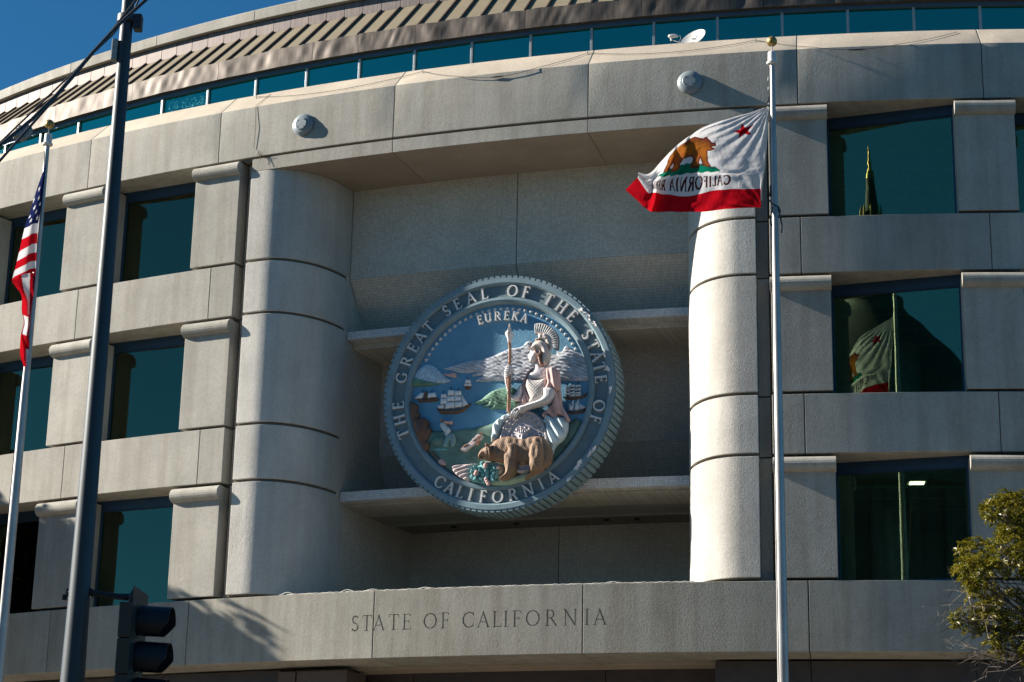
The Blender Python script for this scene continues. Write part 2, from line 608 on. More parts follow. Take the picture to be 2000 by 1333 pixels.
# ---- the niche: tiled walls, two tiled ledges, side walls
JS = 4.44
def wall_panel(name, s0, s1, dtop, z1, dbot, z0, mat, n=4):
    sm = (s0 + s1) / 2
    h = (s1 - s0) / 2 - 0.004
    v = []
    for i in range(n + 1):
        ds = -h + 2 * h * i / n
        v += [L(ds, dbot, z0), L(ds, dtop, z1), L(ds, dtop + 0.25, z1), L(ds, dbot + 0.25, z0)]
    f = []
    for i in range(n):
        for j in range(4):
            a, b = i * 4 + j, i * 4 + (j + 1) % 4
            f.append((a, b, b + 4, a + 4))
    f += [(0, 1, 2, 3), (n * 4 + 3, n * 4 + 2, n * 4 + 1, n * 4)]
    ob(name, mesh(name, v, f, mat), bld, W(sm, 0, 0), phi(sm))
for s0, s1 in ((-4.412, 0.07), (0.085, 4.412)):
    wall_panel('tiled_wall', s0, s1, 2.08, 19.14, 2.08, 16.85, M['tile'])
    wall_panel('tiled_wall', s0, s1, 2.08, 16.845, 3.25, 15.45, M['tile'])  # leaned back to darken it; shape stands in for a shadow on the wall
    wall_panel('tiled_wall', s0, s1, 3.95, 15.35, 3.95, 12.86, M['tile'])
    wall_panel('tiled_wall', s0, s1, 3.95, 12.855, 4.7, 11.5, M['tile'])  # leaned likewise, shaped to imitate the shadow above the lower ledge
    wall_panel('tiled_wall', s0, s1, 6.0, 11.45, 6.0, 8.0, M['tile'])
for z0, z1 in ((15.32, 15.52), (11.345, 11.57)):
    arc_piece('ledge_lip', -4.40, 4.40, [(2.05, z0), (2.05, z1), (3.9, z1), (3.9, z1 - 0.04), (2.45, z0)], M['tile_lip'], 10, 0.004, 0)
arc_piece('ledge_soffit', -4.5, 4.5, [(2.46, 15.18), (2.46, 15.47), (4.2, 15.47), (4.2, 15.21)], M['tile'], 10, 0.004, 0)
arc_piece('ledge_soffit', -4.5, 4.5, [(2.30, 11.27), (2.46, 11.52), (4.75, 11.52), (4.75, 11.25)], M['tile'], 10, 0.004, 0)
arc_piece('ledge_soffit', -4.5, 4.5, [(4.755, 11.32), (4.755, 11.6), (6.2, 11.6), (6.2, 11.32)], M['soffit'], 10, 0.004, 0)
arc_piece('niche_floor', -6.2, 6.2, [(1.2, 8.3), (1.2, 8.6), (6.3, 8.6), (6.3, 8.3)], M['groove'], 10, 0, 0)
for side in (-1, 1):
    for d0, d1, z0, z1, mt in ((1.93, 4.2, 8.4, 16.9, 'tile'), (4.212, 6.2, 8.4, 11.6, 'tile')):
        s = JS * side
        P0, P1 = W(s, d0, 0), W(s * 0.985, d1, 0)
        ln = (P1 - P0).length
        ang = atan2((P1 - P0).y, (P1 - P0).x)
        b = B().box((0, 0, z0), (ln, 0.2, z1)) if side < 0 else B().box((0, -0.2, z0), (ln, 0, z1))
        b.obj('niche_side_wall', M['tile'], bld, P0, ang)
for s in (-0.95, 1.6, 2.45, -2.8):
    p = W(s, 5.4, 11.33)
    B().lathe([(0.07, 0), (0.09, -0.035), (0.06, -0.03), (0.05, 0.02)], 12).obj('downlight', M['visor'], bld, p)

# ---- windows (frame > pane), straight chords set back behind the piers
def window(s0, d0, s1, d1, z0, z1):
    A, Bp = W(s0, d0, 0), W(s1, d1, 0)
    ln = (Bp - A).length
    ang = atan2((Bp - A).y, (Bp - A).x)
    b = B()
    b.box((-0.1, 0, z1 - 0.235), (ln + 0.1, 0.12, z1 + 0.04))
    b.box((-0.1, 0.02, z1 - 0.26), (ln + 0.1, 0.12, z1 - 0.237))
    b.box((-0.1, 0, z0 - 0.04), (ln + 0.1, 0.12, z0 + 0.11))
    b.box((-0.1, 0, z0 + 0.112), (0.10, 0.12, z1 - 0.262))
    b.box((ln - 0.10, 0, z0 + 0.112), (ln + 0.1, 0.12, z1 - 0.262))
    w = b.obj('window', M['frame'], bld, A, ang, bevel=0.006)
    B().box((0.08, 0.055, z0 + 0.1), (ln - 0.08, 0.067, z1 - 0.25)).obj('pane', M['glass'], w, (0, 0, 0), 0, True)
for z0, z1 in ((16.84, 19.52), (12.84, 15.54), (8.83, 11.525)):
    window(-10.58, 0.74, -7.69, 0.86, z0, z1)
    window(-14.62, 0.70, -11.77, 0.86, z0, z1)
    window(7.69, 0.98, 10.58, 0.34, z0, z1)
    window(11.77, 0.94, 14.62, 0.34, z0, z1)
    window(-18.68, 0.70, -15.82, 0.86, z0, z1)
    window(-22.9, 0.70, -19.87, 0.86, z0, z1)
    window(15.82, 0.94, 18.68, 0.34, z0, z1)
    window(19.87, 0.94, 22.9, 0.34, z0, z1)

# ---- interior shell behind the windows
for side in (-1, 1):
    s0, s1 = (5.6, 23.2) if side > 0 else (-23.2, -5.6)
    for zf, zc in ((16.3, 19.30), (12.3, 15.30), (8.3, 11.32)):
        arc_piece('interior_ceiling', s0, s1, [(1.16, zc), (1.16, zc + 0.2), (8, zc + 0.2), (8, zc)], M['inside'], 10, 0, 0)
        arc_piece('interior_floor', s0, s1, [(1.16, zf), (1.16, zf + 0.3), (8, zf + 0.3), (8, zf)], M['inside_dark'], 10, 0, 0)
    arc_piece('interior_wall', s0, s1, [(8, 6.5), (8, 20), (8.3, 20), (8.3, 6.5)], M['inside'], 10, 0, 0)
    sj = 5.6 * side
    for z0, z1 in ((8.3, 19.5),):
        b = B().box((-0.1, 2.35, z0), (0.1, 8.1, z1))
        b.obj('interior_wall', M['inside'], bld, W(sj, 0, 0), phi(sj))
        b = B().box((-0.15, 0.05, 0), (0.15, 8.3, 20.8))
        b.obj('end_wall', M['conc'], bld, W(23.3 * side, 0, 0), phi(23.3 * side))
for s, d, z in ((-11.3, 2.6, 16.6), (9.6, 5, 12.6), (9.2, 5, 8.6)):
    B().lathe([(0.42, 0), (0.42, 2.72)], 20).obj('interior_column', M['inside'], bld, W(s, d, z))
for side in (-1, 1):
    for zc in (19.28, 15.28, 11.30):
        for k in range(9):
            sd = side * (7.4 + 1.25 * k)
            B().box((-0.03, 1.25, zc - .01), (0.03, 7.9, zc + .03)).obj('ceiling_rail', M['cab'], bld, W(sd, 0, 0), phi(sd))
        for dd in (2.4, 3.6, 4.8):
            a_, b_ = sorted((side * 7.3, side * 19.5))
            arc_piece('ceiling_rail', a_, b_, [(dd, zc - .012), (dd, zc + .02), (dd + .05, zc + .02), (dd + .05, zc - .012)], M['cab'], 8, 0, 0)
for s, z, h, w in ((-9.0, 19.28, .55, 2.6), (-13.2, 15.28, .4, 2.6), (13.2, 19.28, .9, 2.6), (9.3, 15.28, .3, 2.6), (-13.1, 19.28, .35, 2.5)):
    n_ = int(h / .045)
    bb = B()
    for k in range(n_):
        bb.box((-w / 2, 1.12, z - .045 * k - .006), (w / 2, 1.155, z - .045 * k))
    o_ = bb.obj('window_blind', M['cab'], bld, W(s, 0, 0), phi(s))
    o_['kind'] = 'stuff'
arc_piece('interior_beam', -13.5, -7.7, [(2.4, 18.95), (2.4, 19.3), (2.8, 19.3), (2.8, 18.95)], M['inside_dark'], 6, 0, 0)
arc_piece('interior_beam', -10.6, -7.7, [(2.6, 14.45), (2.6, 14.53), (2.7, 14.53), (2.7, 14.45)], M['inside'], 6, 0, 0)

# ---- gutter deck, clerestory glazing, copper eaves, metal roof, copper upstand, parapet
arc_piece('gutter_deck', -27, 23.2, [(0.8, 20.9), (0.8, 21.2), (3.4, 21.2), (3.4, 20.9)], M['groove'], 30, 0, 0)
MS = 1.674
SM0 = -18.42
k3 = (R - 3.2) / R
pane_me = B().box((-MS * k3 / 2 + 0.03, 3.2, 21.2), (MS * k3 / 2 - 0.03, 3.215, 23.28)).mesh('clerestory_pane', M['cglass'])
pane2_me = B().box((-MS * k3 / 2 + 0.03, 3.2, 21.2), (MS * k3 / 2 - 0.03, 3.215, 23.28)).mesh('clerestory_pane', M['cglass2'])
mul_me = B().box((-0.032, 3.13, 21.2), (0.032, 3.23, 23.28)).mesh('mullion', M['mullion'], 0.006)
hd_me = B().box((-MS * k3 / 2, 3.12, 23.265), (MS * k3 / 2, 3.26, 23.40)).mesh('window_header', M['header'], 0.004)
for k in range(-5, 26):
    s = SM0 + MS * k
    if s < 23:
        ob('mullion', mul_me, bld, W(s, 0, 0), phi(s))
        sm = s + MS / 2
        ob('clerestory_pane', pane2_me if k in (4, -1) else pane_me, bld, W(sm, 0, 0), phi(sm))
        ob('window_header', hd_me, bld, W(sm, 0, 0), phi(sm))
arc_piece('clerestory_backing', -27, 23.2, [(5.2, 21.2), (5.2, 23.5), (5.3, 23.5), (5.3, 21.2)], M['inside_dark'], 30, 0, 0)

def fbm1(x, seed):
    r = np.random.RandomState(seed)
    return sum(sin(x * (0.7 + 1.7 * r.rand()) * (1 + k * .6) + 6.3 * r.rand()) / (1 + k * .5) for k in range(4)) / 1.6
def copper_panel(length, seed):
    rnd = np.random.RandomState(seed)
    n, mz = 40, 8
    ph = rnd.rand(6) * 6.3
    h = (length - 0.012) / 2
    v = []
    for i in range(n + 1):
        ds = -h + 2 * h * i / n
        for j in range(mz + 1):
            t = j / mz
            edge = min(1, 6 * (1 - abs(ds) / h))
            w = 0.016 * fbm1(ds * 2.1 + t * .6, seed) + 0.007 * fbm1(ds * 5.5 - t * 1.3 + 9, seed + 40)
            w *= (0.35 + 0.9 * sin(pi * min(1, t * 0.9 + 0.05))) * edge
            v.append(L(ds, 3.0 - w, 23.385 + 0.515 * t + (0.012 * sin(5 * ds + ph[3]) if j == mz else 0)))
    k = mz + 1
    f = [(i * k + j, (i + 1) * k + j, (i + 1) * k + j + 1, i * k + j + 1) for i in range(n) for j in range(mz)]
    o = len(v)
    for i in range(n + 1):
        ds = -h + 2 * h * i / n
        v += [L(ds, 3.2, 23.385), L(ds, 3.06, 23.9)]
    for i in range(n):
        f.append((i * k, o + 2 * i, o + 2 * i + 2, (i + 1) * k))
        f.append((i * k + mz, (i + 1) * k + mz, o + 2 * i + 3, o + 2 * i + 1))
    return mesh('copper_eaves_panel', v, f, M['copper'], 0, True, 1.0)
cj = [-26, -22.35, -19.17, -15.98, -12.79, -9.61, -6.45, -5.02, -3.29, -0.13, 3.05, 6.23, 9.41, 12.6, 15.8, 19, 23]
for i, (a, b) in enumerate(zip(cj, cj[1:])):
    ob('copper_eaves_panel', copper_panel(b - a, i), bld, W((a + b) / 2, 0, 0), phi((a + b) / 2))

SP = 0.6135
kr = (R - 3.05) / R
kt = (R - 4.27) / R
hw, hw2 = SP * kr / 2 - 0.004, SP * kt / 2 - 0.004
slope = Vector((0, 1.25, 1.25)).normalized()
nrm = Vector((0, -slope.z, slope.y))
rp = B()
p0, p1 = Vector((0, 3.03, 23.88)), Vector((0, 4.28, 25.14))
q = []
for off in (0.0, 0.03):
    for p, hh in ((p0, hw), (p1, hw2)):
        for sx in ((-1, 1) if p is p0 else (1, -1)):
            q.append(p + Vector((sx * hh, 0, 0)) - nrm * off)
rp.hexa([q[0], q[1], q[2], q[3], q[4], q[5], q[6], q[7]])
roof_me = rp.mesh('roof_panel', M['roof'], 0)
bt = B()
q = []
for off in (-0.005, 0.055):
    for p in (p0, p1):
        for sx in ((-1, 1) if p is p0 else (1, -1)):
            q.append(p + Vector((sx * 0.022, 0, 0)) + nrm * off)
bt.hexa(q)
bat_me = bt.mesh('roof_batten', M['batten'], 0.004)
s = -11.19 - 25 * SP
while s < 23:
    ob('roof_batten', bat_me, bld, W(s, 0, 0), phi(s))
    ob('roof_panel', roof_me, bld, W(s + SP / 2, 0, 0), phi(s + SP / 2))
    s += SP
cth = SP * kt / 2 - 0.006
ct_me = B().box((-cth, 4.27, 25.13), (cth, 4.33, 25.535)).mesh('copper_upstand_tile', M['copper_tile'], 0.006)
s = -11.19 + SP / 2 - 25 * SP
while s < 23:
    ob('copper_upstand_tile', ct_me, bld, W(s, 0, 0), phi(s))
    s += SP
arc_piece('gutter_shadow_gap', -27, 23.2, [(4.4, 24.9), (4.4, 25.75), (4.6, 25.75), (4.6, 24.9)], M['groove'], 30, 0, 0)
PAR = [(4.15, 25.57), (4.15, 25.865), (4.30, 25.965), (4.65, 26.06), (5.4, 26.06), (5.4, 25.57)]
for k in range(-5, 9):
    a = -9.37 + 3.79 * k
    arc_piece('parapet_panel', a, a + 3.79, PAR, M['conc'], 6, 0.01, 0.014)
arc_piece('roof_deck', -27, 23.2, [(5.3, 25.3), (5.3, 25.7), (14, 25.7), (14, 25.3)], M['groove'], 30, 0, 0)
arc_piece('rear_wall', -27, 23.2, [(13.7, 0), (13.7, 25), (14, 25), (14, 0)], M['conc'], 20, 0, 0)
arc_piece('end_roof_core', -27, 23.2, [(8.4, 20.2), (8.4, 25.3), (8.7, 25.3), (8.7, 20.2)], M['groove'], 20, 0, 0)

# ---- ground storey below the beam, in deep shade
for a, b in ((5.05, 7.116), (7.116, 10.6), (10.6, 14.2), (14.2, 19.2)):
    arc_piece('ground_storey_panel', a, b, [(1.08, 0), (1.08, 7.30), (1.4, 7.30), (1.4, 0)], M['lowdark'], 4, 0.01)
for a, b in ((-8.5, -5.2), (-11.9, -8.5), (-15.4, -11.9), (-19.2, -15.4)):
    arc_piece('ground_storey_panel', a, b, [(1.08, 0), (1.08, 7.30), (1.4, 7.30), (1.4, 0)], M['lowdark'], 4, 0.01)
for a, b in ((-5.19, -4.72), (-4.70, -3.4)):
    arc_piece('granite_pier', a, b, [(0.9, 0), (0.9, 7.24), (1.9, 7.24), (1.9, 0)], M['lowstone'], 3, 0.02)
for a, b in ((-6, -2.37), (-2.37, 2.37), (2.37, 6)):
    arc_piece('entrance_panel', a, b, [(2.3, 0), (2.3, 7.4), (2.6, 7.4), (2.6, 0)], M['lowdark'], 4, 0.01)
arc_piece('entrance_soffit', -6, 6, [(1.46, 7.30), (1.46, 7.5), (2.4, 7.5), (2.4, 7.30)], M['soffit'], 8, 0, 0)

# ------------------------------------------------------------------ roman capitals, drawn as strokes in a cap height of 1
TK, TN, SF = 0.15, 0.085, 0.055
WS = 1.0
def bar(p, q, w):
    dx, dy = q[0] - p[0], q[1] - p[1]
    l = hypot(dx, dy)
    w *= WS
    nx, ny = -dy / l * w / 2, dx / l * w / 2
    return [(p[0] + nx, p[1] + ny), (q[0] + nx, q[1] + ny)], [(p[0] - nx, p[1] - ny), (q[0] - nx, q[1] - ny)]
def ser(x, y, l=0.13):
    yy = SF / 2 if y == 0 else 1 - SF / 2
    return bar((x - l, yy), (x + l, yy), SF)
def arcst(cx, cy, rx, ry, a0, a1, w0, w1, n=14, ws=None):
    le, ri = [], []
    for i in range(n + 1):
        a = radians(a0 + (a1 - a0) * i / n)
        w = (w0 + (w1 - w0) * abs(cos(a))) if ws is None else ws[0] + (ws[1] - ws[0]) * sin(pi * i / n)
        w *= WS
        x, y = cx + rx * cos(a), cy + ry * sin(a)
        nx, ny = cos(a) / rx, sin(a) / ry
        l = hypot(nx, ny)
        le.append((x + nx / l * w / 2, y + ny / l * w / 2))
        ri.append((x - nx / l * w / 2, y - ny / l * w / 2))
    return le, ri
def glyph(c):
    S = lambda x: [bar((x, 0), (x, 1), TK), ser(x, 0), ser(x, 1)]
    if c == 'A': return .80, [bar((.09, .03), (.41, .99), TN), bar((.37, .99), (.72, .03), TK), bar((.2, .34), (.58, .34), TN * .8), ser(.09, 0, .1), ser(.72, 0, .11)]
    if c == 'C': return .78, [arcst(.46, .5, .385, .455, 48, 312, TN, TK, 20), bar((.735, .72), (.735, .97), SF), bar((.72, .14), (.735, .30), SF)]
    if c == 'E': return .60, S(.16) + [bar((.16, .965), (.54, .965), TN * .8), bar((.16, .53), (.46, .53), TN * .8), bar((.16, .035), (.57, .035), TN * .8), bar((.53, .82), (.53, .98), SF), bar((.45, .44), (.45, .62), SF), bar((.57, .02), (.59, .2), SF)]
    if c == 'F': return .56, S(.16) + [bar((.16, .965), (.53, .965), TN * .8), bar((.16, .52), (.45, .52), TN * .8), bar((.52, .82), (.52, .98), SF), bar((.44, .43), (.44, .61), SF)]
    if c == 'G': return .82, [arcst(.46, .5, .385, .455, 48, 318, TN, TK, 20), bar((.735, .72), (.735, .97), SF), bar((.74, .08), (.74, .42), TK * .9), bar((.62, .42), (.84, .42), SF)]
    if c == 'H': return .88, S(.17) + S(.71) + [bar((.17, .52), (.71, .52), TN * .8)]
    if c == 'I': return .34, S(.17)
    if c == 'K': return .76, S(.17) + [bar((.20, .44), (.62, .97), TN), bar((.32, .56), (.70, .04), TK), ser(.62, 1, .1), ser(.69, 0, .1)]
    if c == 'L': return .60, S(.16) + [bar((.16, .035), (.57, .035), TN * .8), bar((.56, .02), (.585, .22), SF)]
    if c == 'N': return .90, [bar((.15, 0), (.15, 1), TN), bar((.13, .97), (.74, .03), TK), bar((.75, .02), (.75, 1), TN), ser(.15, 0, .1), ser(.75, 1, .1), ser(.11, 1, .09)]
    if c == 'O': return .92, [arcst(.46, .5, .385, .455, 0, 360, TN * .9, TK, 28)]
    if c == 'R': return .76, S(.16) + [arcst(.34, .735, .215, .225, -90, 90, TN * .8, TK, 12), bar((.16, .963), (.34, .963), TN * .8), bar((.16, .50), (.36, .50), TN * .8), bar((.36, .52), (.70, .04), TK), ser(.70, 0, .09)]
    if c == 'S': return .56, [arcst(.28, .735, .175, .225, 30, 268, TN, TK, 14, (TN, TK)), arcst(.28, .265, .195, .23, 92, -155, TN, TK, 14, (TN, TK)), bar((.45, .8), (.455, .97), SF), bar((.085, .03), (.09, .2), SF)]
    if c == 'T': return .72, [bar((.36, 0), (.36, 1), TK), ser(.36, 0), bar((.03, .962), (.69, .962), TN * .8), bar((.05, .8), (.05, .98), SF), bar((.67, .8), (.67, .98), SF)]
    if c == 'U': return .82, [bar((.16, .33), (.16, 1), TK), bar((.66, .33), (.66, 1), TN), arcst(.41, .34, .25, .30, 180, 360, TN, TK, 12), ser(.16, 1), ser(.66, 1, .1)]
def glyph_mesh(b, c, fn, w0, w1, step=0.0):
    """extrudes every stroke between depths w0 and w1; fn maps (x,y,w) to a point"""
    wd, strokes = glyph(c)
    for i, (le, ri) in enumerate(strokes):
        top = w1 + step * i
        k = len(le)
        v = []
        for a, r in zip(le, ri):
            v += [fn(a[0] - wd / 2, a[1] - .5, w0), fn(r[0] - wd / 2, r[1] - .5, w0), fn(r[0] - wd / 2, r[1] - .5, top), fn(a[0] - wd / 2, a[1] - .5, top)]
        f = []
        for i2 in range(k - 1):
            for j in range(4):
                p, q = i2 * 4 + j, i2 * 4 + (j + 1) % 4
                f.append((p, q, q + 4, p + 4))
        if hypot(le[0][0] - le[-1][0], le[0][1] - le[-1][1]) < 1e-4:
            v = v[:-4]
            f = [tuple(x % len(v) for x in q) for q in f]
        else:
            f += [(0, 3, 2, 1), ((k - 1) * 4, (k - 1) * 4 + 1, (k - 1) * 4 + 2, (k - 1) * 4 + 3)]
        b.add(v, f)

# ---- STATE OF CALIFORNIA cut into the beam
WS = 0.62
TXT = [('S', 122), ('T', 191), ('A', 261), ('T', 348), ('E', 422), ('O', 557), ('F', 640), ('C', 770), ('A', 855), ('L', 930), ('I', 979), ('F', 1038), ('O', 1126), ('R', 1224), ('N', 1328), ('I', 1417), ('A', 1485)]
for a, b_ in ((-7.116, -2.372), (-2.372, 2.372), (2.372, 7.116)):
    sm = (a + b_) / 2
    cut = B()
    cnt = 0
    for c, x in TXT:
        s = -2.9 + (x - 100) * 0.004075
        if a - 0.25 < s < b_ + 0.25:
            cnt += 1
            fn = lambda x_, y_, w, s=s: L(s - sm + x_ * 0.355, w, 8.117 + y_ * 0.35)
            glyph_mesh(cut, c, fn, -0.03, 0.022, 0.0005)
    if not cnt:
        continue
    cm = cut.mesh('cutter', None)
    co = bpy.data.objects.new('cutter', cm)
    COL.objects.link(co)
    tgt = [p for p in beam if (Vector(WP[p]) - W(sm, 0, 0)).length < 0.01][0]
    tgt.data = tgt.data.copy()
    co.matrix_world = Matrix.Translation(W(sm, 0, 0)) @ Matrix.Rotation(phi(sm), 4, 'Z')
    md = tgt.modifiers.new('cut', 'BOOLEAN')
    md.operation = 'DIFFERENCE'
    md.solver = 'EXACT'
    md.use_self = True
    md.object = co
    bpy.context.view_layer.update()
    dg = bpy.context.evaluated_depsgraph_get()
    nm = bpy.data.meshes.new_from_object(tgt.evaluated_get(dg))
    tgt.modifiers.clear()
    tgt.data = nm
    nm.name = 'beam_panel'
    for e in nm.polygons:
        e.use_smooth = False
    bpy.data.objects.remove(co)
    bpy.data.meshes.remove(cm)

WS = 1.0

